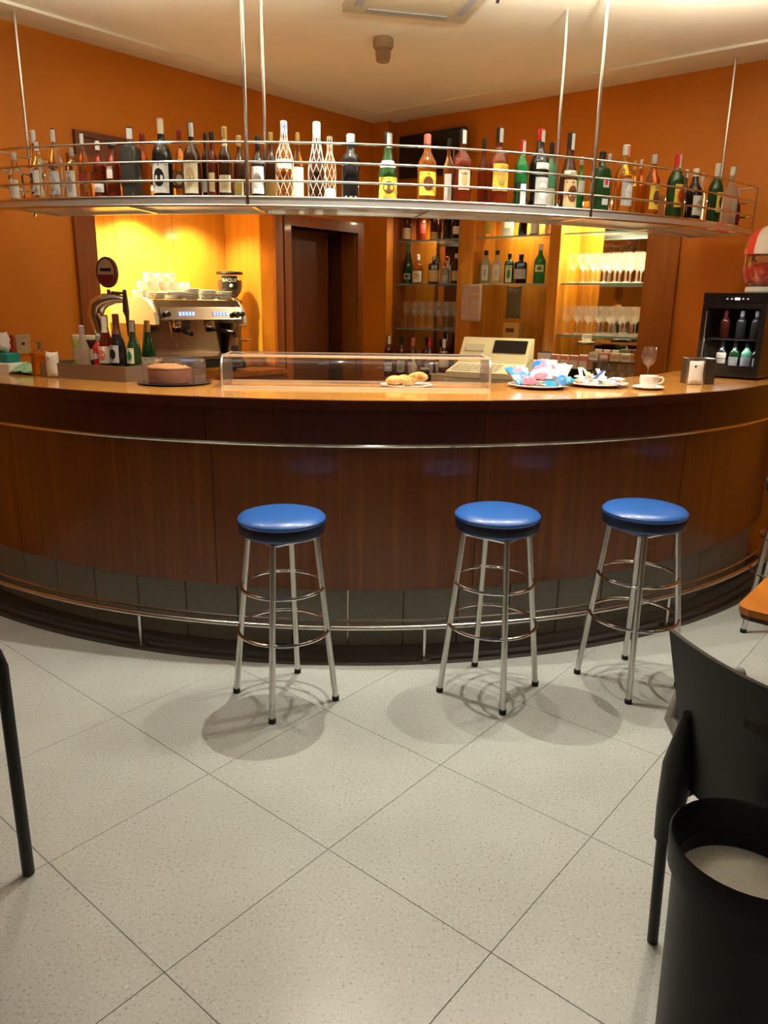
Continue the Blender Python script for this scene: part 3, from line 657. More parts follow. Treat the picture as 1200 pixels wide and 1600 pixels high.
rb(.335, -.10, z, 'cognac bottle with pink and white cap and a pale label', .235, .044, 'round', 'amb', 'pnk/wht', [W1('wht', 'gld', .06, .44, 1.0)], group=G1)
rb(.505, -.10, z, 'dark square bottle with a white cap and gold label', .215, .045, 'flask', 'drk', 'wht', [W1('tan', 'gld', .08, .5, .9)], group=G1, sq=4)
rb(.585, -.17, z, 'bottle with a red cap behind the dark square bottle', .215, .034, 'std', 'frs', 'red', [], group=G1)
rb(.622, -.09, z, 'small clear bottle with a red band on the second wall shelf', .165, .033, 'round', 'clr', 'red', [W1('gry', None, .1, .4)], group=G1)
rb(.718, -.10, z, 'dark bottle with a tall black cap and round olive label', .235, .038, 'std', 'drk', 'blk/wht', [W1('tan', None, .1, .42, .7)], group=G1)
rb(.948 + .055, -.10, z, 'pale blue gin bottle with a white label', .245, .042, 'std', 'blu', 'blk', [W1('wht', 'gry', .10, .56, .5)], group=G1, sq=3)
rb(1.105, -.10, z, 'pale clear gin bottle beside the blue one', .245, .042, 'std', 'frs', 'blk', [W1('crm', 'gry', .10, .56, .5)], group=G1, sq=3)
rb(1.215, -.10, z, 'dark green bottle with a tall pale label', .22, .036, 'flask', 'dgr', 'blk', [W1('crm', 'grn', .04, .6, .6)], group=G1, sq=4)
rb(1.315, -.10, z, 'black square gin bottle with a white diamond label', .21, .048, 'flask', 'blk', 'blk', [W1('gry', None, .16, .50, .8)], group=G1, sq=4)
rb(1.475, -.10, z, 'bright green gin bottle with a pale green label', .275, .042, 'std', 'grn', 'wht', [W1('crm', 'grn', .30, .48, .8)], group=G1)
rb(1.565, -.14, z, 'amber bottle with a white neck at the right of the gin bottles', .255, .030, 'std', 'amb', 'wht', [W1('crm', None, .06, .2)], group=G1)
# long back counter under the shelves
bc = thing('back_counter', 'brown wooden back counter under the wall shelves', 'counter', CR, RR)
MB().box(0.165, 2.50, -0.50, -0.035, 0.90, 0.945).build('counter_top', M_POST, bc, smooth=False)
for k in range(4):
    c = MB().box(0.17 + k * 0.58, 0.17 + k * 0.58 + 0.575, -0.46, -0.035, 0.0, 0.898).build('cabinet_body', M_POST, bc, smooth=False)
    MB().box(0.185 + k * 0.58, 0.17 + k * 0.58 + 0.56, -0.478, -0.461, 0.10, 0.88).build('cabinet_door', M_CAB, c, smooth=False)
z = 0.945
WN = 'wine bottles on the back counter'
for u, v, cp, lb, ds in ((.20, .10, 'blk/wht', [W1('wht', None, .12, .34)], 'wine bottle with white neck band at the left of the back counter'),
                     (.315, .07, 'blk', [W1('wht', 'gry', .12, .42)], 'wine bottle with a white label second on the back counter'),
                     (.445, .08, 'pnk', [W1('wht', 'gry', .12, .42)], 'wine bottle with a pink-grey cap on the back counter'),
                     (.545, .03, 'blk', [], 'plain dark wine bottle behind the others on the back counter'),
                     (.625, .09, 'red', [W1('wht', 'gry', .12, .40)], 'wine bottle with a bright red cap on the back counter'),
                     (.715, .06, 'blk', [W1('crm', None, .2, .44)], 'wine bottle with a dark cap right of the red-capped one'),
                     (.775, .10, 'wht', [(.34, .72, 1.6, 'wht', None)], 'wine bottle wrapped with a white upper label')):
    rb(u, v, z, ds, .335 + .01 * math.sin(u * 40), .038, 'wine', 'pat', cp, lb, group=WN, name='wine_bottle')
rb(.56, .22, z, 'white plastic bottle seen through the glass display case', .19, .034, 'std', 'wbx', 'wht', [W1('gry', None, .1, .3)], group=WN, name='plastic_bottle')
rb(.69, .24, z, 'small dark jar with white lid seen through the display case', .11, .040, 'pot', 'blk', 'wht', [], name='jar', cat='jar')

# ------------------------------------------------------------------ stemmed glasses
def glass_mesh(H, R):
    pr_ = [(0.0, .004), (.034, .003), (.036, .005), (.030, .008), (.006, .014), (.0045, .03), (.0042, H * .40), (.008, H * .44), (R * .70, H * .53), (R * .97, H * .66), (R, H * .75), (R * .92, H * .9), (R * .86, H)]
    return MB().lathe(pr_, 18, cap=False).mesh('wine_glass', M_GLASS)
gm = glass_mesh(.205, .036); gm2 = glass_mesh(.22, .037)
ORD = ['first', 'second', 'third', 'fourth', 'fifth', 'sixth', 'seventh', 'eighth', 'ninth']
def glasses(us, vs, z, me, label, group):
    rows = {1: ['only'], 2: ['front', 'back'], 3: ['front', 'middle', 'back']}[len(vs)]
    for v, rw in zip(vs, rows):
        for k, u in enumerate(us):
            tag(put('wine_glass', me, None, RP(u + (0.035 if v < -.12 else 0), v, z), random.random() * 6), 'stemmed wine glass, %s from left in the %s row, %s' % (ORD[k], rw, label), 'glass', group)
lin = lambda a, b, n: [a + (b - a) * k / (n - 1) for k in range(n)]
glasses(lin(.235, .735, 7), (-.085, -.17), 1.345, gm2, 'lowest shelf, left bay', 'glasses in the left bay')
glasses(lin(1.755, 2.235, 7), (-.085, -.17, -.25), 1.705, gm, 'upper shelf, right bay', 'glasses on the upper shelf of the right bay')
glasses(lin(1.740, 2.235, 7), (-.085, -.17, -.25), 1.345, gm, 'lower shelf, right bay', 'glasses on the lower shelf of the right bay')
glasses(lin(1.98, 2.28, 5), (-.05, -.13), 0.945, gm2, 'on the back counter', 'glasses on the back counter')

# ------------------------------------------------------------------ screen, frame, switch plates on the walls
tv = thing('television', 'black flat television high up in the corner above the shelving unit', 'television', RP(0.27, 0.10, 2.50), RR)
MB().bbox(0, 0.62, 0, 0.05, 0, 0.31, 0.006).build('housing', M_BLACK, tv, smooth=False)
MB().box(0.015, 0.605, -0.002, 0.0, 0.018, 0.295).build('screen', M_BLKG, tv, smooth=False)
MB().box(0.25, 0.37, 0.05, 0.095, 0.10, 0.22).build('wall_bracket', M_DSTEEL, tv, smooth=False)
pf_ = thing('picture_frame', 'dark brown frame on the left orange wall behind the bottles', 'picture', LP(2.70, 0.0, 2.20), RL)
MB().box(0, .36, -.03, -.002, 0, .03).box(0, .36, -.03, -.002, .24, .27).box(0, .03, -.03, -.002, .03, .24).box(.33, .36, -.03, -.002, .03, .24).build('frame', M_DOOR, pf_, smooth=False)
MB().box(.03, .33, -.012, -.002, .03, .24).build('picture', mat('brown picture', (0.16, 0.05, 0.02), 0.4), pf_, smooth=False)
so = thing('wall_socket', 'beige square socket plate on the orange wall at the left edge', 'socket', LP(3.155, 0, 1.245), RL)
MB().bbox(0, .085, -.012, 0, 0, .105, .004).build('plate', mat('beige plate', (0.50, 0.40, 0.24), 0.4), so, smooth=False)
MB().box(.034, .050, -.0135, -.0121, .048, .062).build('hole', M_BLACK, so, smooth=False)
rd = thing('alarm_box', 'small dark red box on the wall left of the socket plate', 'box', LP(3.28, 0, 1.225), RL)
MB().bbox(0, .10, -.05, 0, 0, .125, .006).build('case', mat('dark red plastic', (0.30, 0.012, 0.015), 0.35), rd, smooth=False)
MB().box(.025, .075, -.054, -.051, .035, .085).build('button_plate', M_BLACK, rd, smooth=False)

# ------------------------------------------------------------------ alcove: lamps, counter, coffee machine, grinder
for k, u in enumerate((1.55, 2.02, 2.42)):
    o = thing('alcove_downlight', ['small downlight in the alcove ceiling over the grinder', 'small downlight in the alcove ceiling over the coffee machine', 'small downlight in the alcove ceiling by the left post'][k], 'lamp', LP(u, -0.30, NZ1), RL, 'downlights in the coffee alcove')
    MB().lathe([(0.045, 0), (0.045, -0.006), (0.034, -0.010), (0.0, -0.008)], 18, cap=False).build('lamp_disc', mat('alcove lamp', (1.0, 0.85, 0.5), 0.4, emis=6.0), o)
    lamp('SPOT', 'alcove_beam', (0, 0, -0.02), (70, 200, 100)[k], (1.0, 0.82, 0.45), o, spot_size=rad(120), spot_blend=0.8, shadow_soft_size=0.03)
ba = thing('alcove_counter', 'dark wooden cabinet that carries the coffee machine', 'counter', CR, RL)
MB().box(-NU1 + .005, -NU0 - .005, -0.14, ND - 0.005, 1.03, 1.065).build('counter_top', M_POST, ba, smooth=False)
MB().box(-NU1 + .005, -NU0 - .005, -0.11, -0.032, 0.0, 1.028).build('cabinet_front', M_DOOR, ba, smooth=False)
cm_ = thing('espresso_machine', 'two-group steel espresso machine with cream side panel in the lit alcove', 'coffee machine', LP(2.29, 0.05, 1.065), RL)
CW = 0.75
MB().box(0.03, CW - 0.03, 0.0, 0.48, 0.03, 0.10).build('base', M_MACH, cm_, smooth=False)
dt = MB().box(0.04, CW - 0.04, -0.03, 0.20, 0.10, 0.115).build('drip_tray', M_DSTEEL, cm_, smooth=False)
for k in range(14): MB().box(0.05 + k * 0.047, 0.085 + k * 0.047, -0.025, 0.195, 0.115, 0.119).build('grid_bar', M_STEEL, dt, smooth=False)
MB().box(0.045, CW - 0.045, -0.004, -0.0005, 0.040, 0.092).build('front_slot', M_BLACK, cm_, smooth=False)
MB().box(0.05, CW - 0.05, 0.20, 0.46, 0.10, 0.39).build('splash_panel', M_MACH, cm_, smooth=False)
prof = [(-0.02, 0.36), (0.0, 0.355), (0.46, 0.355), (0.48, 0.47), (0.46, 0.485), (0.03, 0.485), (-0.005, 0.44)]
hd = MB().prismx(prof, 0.03, CW - 0.03).build('head', M_MACH, cm_, smooth=False)
MB().prismx([(-0.0235, 0.365), (-0.020, 0.365), (-0.008, 0.435), (-0.0115, 0.435)], 0.05, CW - 0.05).build('control_panel', M_DSTEEL, hd, smooth=False)
for g in (0.19, 0.47):
    for k in range(5):
        MB().prismx([(-0.0262, 0.385), (-0.0236, 0.385), (-0.0195, 0.410), (-0.0221, 0.410)], g + k * 0.026, g + k * 0.026 + 0.018).build('button_light', mat('blue button light', (0.25, 0.35, 1.0), 0.4, emis=2.2), hd, smooth=False)
for x in (0.09, 0.655, 0.70):
    MB().tube([(x, -0.02, 0.395), (x, -0.055, 0.395)], 0.017, 12).build('steam_knob', M_BLACK, hd)
sp_prof = [(-0.03, 0.33)] + [(-0.035 + 0.16 * (1 - math.cos(q)), 0.33 + 0.17 * math.sin(q)) for q in lin(0.05, math.pi / 2, 8)] + [(0.48, 0.50), (0.50, 0.33)]
for x in (0.0, CW - 0.03):
    MB().prismx(sp_prof, x, x + 0.028).build('side_panel', M_CREAM, cm_, smooth=False)
    MB().prismx([(0.18, 0.03), (0.50, 0.03), (0.50, 0.33), (0.10, 0.33)], x + .002, x + 0.026).build('side_leg', M_DSTEEL, cm_, smooth=False)
for x in (0.23, 0.50):
    g = MB().lathe([(0.034, 0.355), (0.036, 0.345), (0.036, 0.315), (0.030, 0.305), (0, .305)], 18, (x, 0.07, 0), cap=False).build('group_head', M_CHROME, cm_)
    MB().lathe([(0.0, 0.272), (0.026, 0.275), (0.030, 0.304)], 16, (x, 0.07, 0), cap=False).tube([(x, 0.045, 0.290), (x + (0.03 if x > .4 else -.01), -0.02, 0.285)], 0.009, 8).tube([(x + (0.03 if x > .4 else -.01), -0.02, 0.285), (x + (0.06 if x > .4 else -.02), -0.12, 0.272)], 0.015, 10).build('portafilter', M_BLKG, g)
for x in (0.11, 0.645):
    MB().tube([(x, 0.01, 0.37), (x, -0.03, 0.34), (x + .015, -0.035, 0.25), (x + .03, -0.05, 0.19)], 0.006, 8).build('steam_wand', M_CHROME, cm_)
for x in (0.06, CW - 0.06):
    for y in (0.05, 0.42): MB().lathe([(0.016, 0.0), (0.02, 0.03)], 10, (x, y, 0)).build('foot', M_BLACK, cm_)
MB().tube([(0.05, 0.03, 0.485), (0.05, 0.03, 0.52), (CW - .05, 0.03, 0.52), (CW - .05, 0.03, 0.485)], 0.004, 6).build('cup_rail', M_CHROME, cm_)
# cups and saucers on the machine
sau = MB().lathe([(0.0, 0.002), (0.035, 0.0), (0.040, 0.003), (0.060, 0.011), (0.062, 0.012), (0.058, 0.0135), (0.036, 0.006), (0.0, 0.006)], 22, cap=False).mesh('saucer', M_WHITE)
def onm(x, y, z): return LP(2.29, 0.05, 1.065) + eL * x + eR * y + Vector((0, 0, z))
for x, y, n, ds in ((.12, .12, 5, 'leftmost'), (.26, .10, 6, 'second'), (.39, .11, 9, 'tallest'), (.53, .11, 8, 'fourth'), (.665, .11, 7, 'rightmost')):
    for k in range(n):
        tag(put('saucer', sau, None, onm(x, y, 0.487 + k * 0.0075)), 'white saucer, %s from the bottom in the %s stack on the coffee machine' % (ORD[k], ds), 'saucer', '%s saucer stack on the coffee machine' % ds)
cup = thing('coffee_cup', 'x', 'cup')
MB().lathe([(0.0, 0.003), (0.022, 0.0), (0.024, 0.003), (0.034, 0.014), (0.037, 0.03), (0.037, 0.055), (0.035, 0.056), (0.034, 0.03), (0.031, 0.016), (0.0, 0.008)], 22, cap=False).build('bowl', M_WHITE, cup)
MB().tube([(0.036, 0, 0.047), (0.050, 0, 0.049), (0.056, 0, 0.040), (0.052, 0, 0.026), (0.035, 0, 0.018)], 0.0038, 8).build('handle', M_WHITE, cup)
GC = 'cups on the coffee machine'
cup.location = onm(.10, .30, .487); cup.rotation_euler = (0, 0, 2.0); cup['label'] = 'white coffee cup, first from left in the bottom layer on the coffee machine'; cup['group'] = GC
for k in range(1, 7): dup(cup, onm(.10 + k * .085, .28 + .03 * (k % 2), .487), k * 1.3 + 2, 'white coffee cup, %s from left in the bottom layer on the coffee machine' % ORD[k], GC)
for k in range(5): dup(cup, onm(.14 + k * .085, .30, .5445), k * 1.1 + 1, 'white coffee cup, %s from left in the middle layer on the coffee machine' % ORD[k], GC + ', middle layer')
for k in range(3): dup(cup, onm(.19 + k * .085, .30, .602), k * 1.7, 'white coffee cup, %s from left in the top layer on the coffee machine' % ORD[k], GC + ', top layer')
dup(cup, onm(.60, .22, .487), -0.3, 'white coffee cup with its handle to the right, beside the grinder', GC)
gr = thing('coffee_grinder', 'black coffee grinder with a clear bean hopper right of the coffee machine', 'grinder', LP(1.395, -0.27, 1.065), RL - 0.70)
MB().bbox(-0.10, 0.10, -0.11, 0.14, 0.0, 0.05, 0.01).build('base', M_BLACK, gr, smooth=False)
MB().lathe([(0.075, 0.05), (0.07, 0.20), (0.075, 0.40), (0.085, 0.48), (0.06, 0.50)], 20, (0, 0.03, 0), 3).build('body', M_DSTEEL, gr)
MB().box(-0.035, 0.035, -0.12, -0.03, 0.26, 0.36).build('doser', M_STEEL, gr, smooth=False)
MB().lathe([(0.0, -0.06), (0.042, -0.055), (0.05, 0)], 14, (0.0, -0.11, 0.22), cap=False).build('spout', M_STEEL, gr)
MB().tube([(0.06, -0.06, 0.30), (0.12, -0.10, 0.31)], 0.008, 8).tube([(0.06, -0.06, 0.20), (0.14, -0.08, 0.20)], 0.008, 8).build('lever', M_CHROME, gr)
hp = MB().lathe([(0.05, 0.50), (0.082, 0.55), (0.092, 0.58), (0.095, 0.675)], 24, (0, 0.03, 0), cap=False).build('hopper', M_PLAST, gr)
MB().lathe([(0.045, 0.505), (0.078, 0.55), (0.088, 0.58), (0.088, 0.63), (0.0, 0.64)], 20, (0, 0.03, 0), cap=False).build('beans', mat('coffee beans', (0.06, 0.022, 0.008), 0.5), hp)
MB().lathe([(0.098, 0.672), (0.100, 0.678), (0.095, 0.69), (0, 0.695)], 24, (0, 0.03, 0), cap=False).build('lid', M_BLACK, hp)
v, f = band(0.0965, 0.565, 0.66, .62); MB().add([(x, y + .03, z_) for x, y, z_ in v], f).build('sticker', cm('blk'), hp)
lettering('BAQUE', 0.034, cm('wht'), gr, (0, 0.03, 0.628), 0.0985)
MB().lathe([(0.0, -.012), (0.012, -.008), (.013, .006), (0, .014)], 8, (0.012, -0.0675, 0.59), cap=False).build('bean_emblem', cm('wht'), gr)

# ------------------------------------------------------------------ things on the bar, from left to right
ZW = 1.160
def bp(t, R): return Vector((BX + R * math.sin(rad(t)), BY - R * math.cos(rad(t)), ZW))
wb = thing('tissue_box', 'white box with a teal pack and crumpled tissue at the left edge', 'box', (-2.06, 4.16, ZW), rad(-25))
MB().bbox(-.10, .10, -.055, .055, 0, .055, .006).build('tray', M_WHITE, wb, smooth=False)
MB().bbox(-.085, .075, -.045, .045, .0555, .105, .008).build('teal_pack', mat('teal pack', (0.0, 0.22, 0.20), 0.35), wb, smooth=False)
b = MB().pillow(.09, .11, .05, 8, .02, 3); b.v = [(x, y, z_ + .105) for x, y, z_ in b.v]; b.build('tissue', M_PAPER, wb)
gc = MB(); rn = random.Random(5); n = 12
hgt = lambda i_, j_: .006 + .05 * max(0, 1 - ((i_ - 6) / 6.) ** 2) * max(0, 1 - ((j_ - 5) / 6.) ** 2) * (.55 + .75 * rn.random())
gc.add([((i_ / n - .5) * .17 + (rn.random() - .5) * .01, (j_ / n - .5) * .14 + (rn.random() - .5) * .01, hgt(i_, j_)) for j_ in range(n + 1) for i_ in range(n + 1)], [(j_ * (n + 1) + i_, j_ * (n + 1) + i_ + 1, (j_ + 1) * (n + 1) + i_ + 1, (j_ + 1) * (n + 1) + i_) for j_ in range(n) for i_ in range(n)])
o = gc.build('cleaning_cloth', mat('pale green cloth', (0.34, 0.62, 0.34), 0.8), None, (-1.90, 4.10, ZW), rad(-20)); tag(o, 'crumpled pale green cleaning cloth beside the white tissue box', 'cloth')
md = o.modifiers.new('thickness', 'SOLIDIFY'); md.thickness = 0.004
am = thing('amber_canister', 'square amber plastic canister with a chrome pump beside the green cloth', 'canister', (-1.79, 3.99, ZW), rad(-25))
MB().lathe([(0.030, 0), (0.036, .004), (0.036, .095), (0.041, .100), (0.042, .118), (.038, .121), (0, .121)], 28, sq=5).build('jar', mat('amber plastic', (0.85, 0.30, 0.01), 0.12, trans=0.75, ior=1.3), am)
MB().lathe([(.012, .121), (.012, .128), (.009, .13), (.009, .165), (.014, .166), (.014, .174), (0, .175)], 12).tube([(0, 0, .168), (-.045, 0, .170), (-.075, 0, .166)], .005, 8).build('pump', M_CHROME, am)
sg = thing('sugar_sachet', 'white pillow-shaped sugar packet standing beside the amber canister', 'sachet', (-1.700, 3.925, ZW), rad(-18))
MB().pillow(.080, .132, .045, 10).build('packet', mat('white foil', (0.78, 0.73, 0.66), 0.35), sg)
MB().lathe([(0.0, 0), (.010, .001)], 12, cap=False).add([], []).build('print_mark', cm('gry'), sg, (-.008, -.0225, .095)).rotation_euler = (rad(90), 0, 0)
tr = thing('bottle_tray', 'brown open tray holding jars and beer bottles on the bar', 'tray', (-1.47, 3.975, ZW), rad(-23))
M_TRAY = mat('brown grey tray', (0.22, 0.15, 0.10), 0.4, 0.3)
MB().box(-.27, .27, -.13, .10, .045, .055).build('bottom', M_TRAY, tr, smooth=False)
MB().box(-.27, .27, -.14, -.130, 0, .075).build('front_wall', M_TRAY, tr, smooth=False)
MB().box(-.27, .27, .10, .108, 0, .075).build('rear_wall', M_TRAY, tr, smooth=False)
MB().box(-.28, -.27, -.14, .108, 0, .075).build('side_wall', M_TRAY, tr, smooth=False)
MB().box(.27, .28, -.14, .108, 0, .075).build('side_wall', M_TRAY, tr, smooth=False)
cT, sT = math.cos(rad(-23)), math.sin(rad(-23))
def tl(x, y): return (-1.47 + cT * x - sT * y, 3.975 + sT * x + cT * y, ZW + .055)
GT = 'bottles in the tray on the bar'
def tb(x, y, *a, **k): return bottle(k.pop('name', 'beer_bottle'), a[0], k.pop('cat', 'bottle'), tl(x, y), rad(-23) + k.pop('turn', 0.0), *a[1:], group=GT, **k)
tb(-.20, .06, 'jar of green olives with an orange label and cream lid', .150, .034, 'pot', 'oliv', 'crm', [W1('tan', None, .18, .58)], name='olive_jar', cat='jar')
tb(-.12, .06, 'dark preserve jar with an orange label and cream lid', .150, .034, 'pot', 'drk', 'crm', [W1('tan', 'red', .18, .56)], name='preserve_jar', cat='jar')
tb(-.055, -.06, 'clear water bottle with a silver cap in the tray', .205, .031, 'bell', 'frs', 'slv', [], name='water_bottle', sq=2.6)
tb(.02, -.03, 'red drinks can-shaped bottle beside the clear water bottle', .160, .028, 'wine', 'rasp', 'slv', [W1('red', 'wht', .2, .5)], name='soft_drink_bottle')
tb(.09, -.05, 'brown beer bottle with a big cream round label', .258, .040, 'bell', 'red', 'blk/wht', [W1('crm', 'pnk', .10, .42, 1.0), (.68, .82, 1.3, 'crm', None)])
tb(.17, -.06, 'black beer bottle with an oval grey label and tan side label', .265, .041, 'bell', 'blk', 'brn', [W1('gry', 'blk', .12, .44, .8), (.64, .80, 1.3, 'brn', None)])
tb(.235, -.02, 'dark green beer bottle with a pale oval label', .235, .035, 'bell', 'dgr', 'blk/slv', [W1('crm', 'grn', .12, .44, .7)])
bottle('cava_bottle', 'small green sparkling wine bottle with gold foil neck behind the cake dome', 'bottle', (-1.235, 4.02, ZW + .002), 0.3, .285, .037, 'champ', 'dgr', 'gld', [W1('crm', None, .05, .36, 1.2)])
# beer tap
bt = thing('beer_tap', 'chrome swan-neck beer tap with an oval badge on the bar', 'beer tap', (-1.50, 4.16, ZW), rad(-10))
pts = [(0.03, 0, 0.0), (0.01, 0, 0.12), (-0.03, 0, 0.22), (-0.05, 0, 0.31), (-0.035, 0, 0.36), (0.01, 0, 0.385), (0.07, 0, 0.395), (0.12, 0, 0.39)]
MB().tube(pts, [.034, .032, .034, .042, .044, .036, .026, .018], 16).lathe([(.055, 0), (.055, .008), (.036, .02)], 20, (.03, 0, 0)).build('column', M_CHROME, bt)
MB().tube([(0.125, 0, 0.44), (0.125, 0, 0.33), (0.13, 0, 0.30), (.13, 0, .20)], [.010, .017, .010, .006], 10).tube([(.05, 0, .425), (.125, 0, .42)], .007, 8).build('faucet', M_DSTEEL, bt)
bd = MB().tube([(.035, 0, .39), (.035, 0, .44)], .010, 8)
n = 24
for y0, y1, sc in ((-.012, .012, 1.0),):
    b2 = [( .035 + .058 * math.cos(2 * math.pi * k / n), .525 + .078 * math.sin(2 * math.pi * k / n)) for k in range(n)]; bd.prism(b2, y0, y1)
bd = bd.build('badge', mat('badge rim', (0.16, 0.06, 0.03), 0.3), bt)
MB().prism([(.035 + .046 * math.cos(2 * math.pi * k / n), .525 + .066 * math.sin(2 * math.pi * k / n)) for k in range(n)], -.0145, -.0125).build('badge_face', mat('badge face', (0.52, 0.42, 0.34), 0.3), bd)
MB().prism([(.035 + .044 * math.cos(q), .520 + .060 * math.sin(q)) for q in lin(math.pi + .12, 2 * math.pi - .12, 12)], -.0165, -.0148).build('badge_band', mat('badge red', (0.22, 0.02, 0.03), 0.3), bd)
MB().box(.005, .065, -.0165, -.0148, .530, .545).build('badge_print', cm('blk'), bd, smooth=False)
# cake under its dome
ck = thing('cake_plate', 'dark round plate under the plastic cake dome', 'plate', (-1.03, 3.74, ZW))
MB().lathe([(0.0, 0), (.13, 0), (.175, .006), (.178, .009), (.17, .010), (.12, .005), (0, .005)], 40, cap=False).build('dish', mat('dark plate', (0.02, 0.02, 0.025), 0.15), ck)
ca = thing('sponge_cake', 'brown sponge cake with a slice cut away under the plastic dome', 'cake', (-1.045, 3.745, ZW + .006))
MB().lathe([(0.0, 0.0), (.108, 0), (.112, .004), (.112, .060), (.106, .068), (0, .068)], 34, a0=rad(35), a1=rad(360 - 25), cap=False).add([(0, 0, 0), (.108 * math.cos(rad(35)), .108 * math.sin(rad(35)), 0), (.106 * math.cos(rad(35)), .106 * math.sin(rad(35)), .068), (0, 0, .068), (.108 * math.cos(rad(-25)), .108 * math.sin(rad(-25)), 0), (.106 * math.cos(rad(-25)), .106 * math.sin(rad(-25)), .068)], [(0, 1, 2, 3), (4, 0, 3, 5)]).build('crumb', mat('cake crumb', (0.20, 0.055, 0.018), 0.8), ca)
bt_ = MB(); rn = random.Random(2)
bt_.lathe([(.112, .066), (.113, .072), (.100, .080), (.06, .084), (0, .086)], 34, a0=rad(35), a1=rad(335), cap=False); bt_.v = [(x, y, z_ + rn.random() * .004) for x, y, z_ in bt_.v]
bt_.build('crust', mat('cake crust', (0.56, 0.26, 0.09), 0.75), ca)
dm = MB().lathe([(.150, .0), (.150, .100), (.146, .106), (.03, .110), (0, .110)], 44, cap=False).build('cake_dome', M_PLAST, None, (-1.03, 3.74, ZW + .0095)); tag(dm, 'clear plastic dome over the cake', 'dome')
# glass display case
dc = thing('display_case', 'long low curved-glass display case in the middle of the bar', 'display case', (-0.765, 3.555, ZW), math.atan2(0.038, 1.254))
DL, DD, DH = 1.255, 0.30, 0.150
cprof = [(0.0, 0.012), (0.0, 0.085)] + [(0.055 * (1 - math.cos(q)), 0.085 + 0.06 * math.sin(q)) for q in lin(.2, math.pi / 2, 7)] + [(DD, .148)]
sh_ = MB(); n = len(cprof); sh_.add([(x, y, z_) for x in (.006, DL - .006) for y, z_ in cprof], [(k, k + n, k + n + 1, k + 1) for k in range(n - 1)]); sh_.build('curved_pane', M_CASE, dc)
for x in (0.0, DL - .006): MB().prismx(cprof + [(DD, .012)], x, x + .006).build('end_pane', M_PLAST, dc, smooth=False)
for x in (0.003, DL - .003): MB().tube([(x, y, z_) for y, z_ in cprof], .005, 8).build('end_trim', M_ALU, dc)
MB().box(0, DL, -.004, .006, 0, .012).build('front_rail', mat('pale aluminium', (0.80, 0.76, 0.66), 0.35, 0.1), dc, smooth=False)
MB().tube([(0, .04, .148), (DL, .04, .148)], .006, 8).build('top_rail', M_ALU, dc)
MB().box(0, DL, DD - .008, DD, 0, .012).box(0, DL, DD - .008, DD, .140, .150).build('rear_rail', M_ALU, dc, smooth=False)
dp = thing('pastry_plate', 'white oval plate inside the display case', 'plate', (0.10, 3.72, ZW))
MB().lathe([(0.0, .0), (.075, 0), (.125, .012), (.128, .015), (.12, .016), (.07, .005), (0, .005)], 36, cap=False).build('dish', M_WHITE, dp)
for k, (x, y, rz_) in enumerate(((-.05, .01, .3), (.02, -.03, 1.0), (.055, .02, -.5), (-.01, .05, .1))):
    q = MB(); 
    pts = [(-.05 + .1 * j / 8, .018 * math.sin(j / 8 * math.pi), .0) for j in range(9)]
    q.tube(pts, [.008, .016, .021, .024, .025, .023, .020, .015, .007], 10)
    o = q.build('croissant', blotch('baked pastry', [(0.55, 0.27, 0.06), (0.66, 0.38, 0.12), (0.46, 0.19, 0.04)], 25, .5), None, (0.10 + x, 3.72 + y, ZW + .030 + (.018 if k == 2 else 0)), rz_)
    tag(o, ['golden pastry at the left of the oval plate', 'golden pastry at the front of the oval plate', 'golden pastry lying on top at the right of the plate', 'golden pastry at the back of the oval plate'][k], 'pastry', 'pastries in the display case')
# plate with crisp bags
def dish(name, ds, x, y, R):
    o = thing(name, ds, 'plate', (x, y, ZW)); MB().lathe([(0.0, .0), (R * .6, 0), (R * .95, .014), (R, .018), (R * .96, .020), (R * .6, .006), (0, .006)], 40, cap=False).build('dish', M_WHITE, o); return o
dish('snack_plate', 'white plate heaped with blue and white snack bags', 0.755, 3.80, .152)
for k, (x, y, z_, rx, rz_, wd, ht, cols) in enumerate(((.70, 3.78, .035, 62, .5, .13, .15, [(0.75, 0.72, 0.70), (0.02, 0.22, 0.62), (0.65, 0.22, 0.30), (0.75, 0.74, 0.72)]),
        (.755, 3.80, .060, 60, -.35, .12, .16, [(0.80, 0.78, 0.76), (0.80, 0.78, 0.76), (0.62, 0.20, 0.28), (0.02, 0.20, 0.55)]),
        (.80, 3.75, .030, 78, -.9, .12, .12, [(0.02, 0.18, 0.50), (0.10, 0.10, 0.12), (0.03, 0.30, 0.65), (0.70, 0.70, 0.72)]),
        (.835, 3.82, .045, 55, -.5, .11, .13, [(0.78, 0.76, 0.64), (0.80, 0.78, 0.70), (0.70, 0.68, 0.52)]))):
    o = MB().pillow(wd, ht, .055, 10, .012, k + 11).build('snack_bag', blotch('snack bag print %s' % 'abcd'[k], cols, 11, .3), None, (x, y - ht * .4 * math.sin(rad(rx)) * 0.6, ZW + z_ - .012), rz_)
    o.rotation_euler = (rad(-rx), 0, rz_)
    tag(o, ['white and pink snack bag at the left of the plate', 'upright white snack bag on top of the heap', 'blue and dark snack bag at the front of the heap', 'pale cream snack bag at the right of the heap'][k], 'snack bag', 'snack bags on the plate')
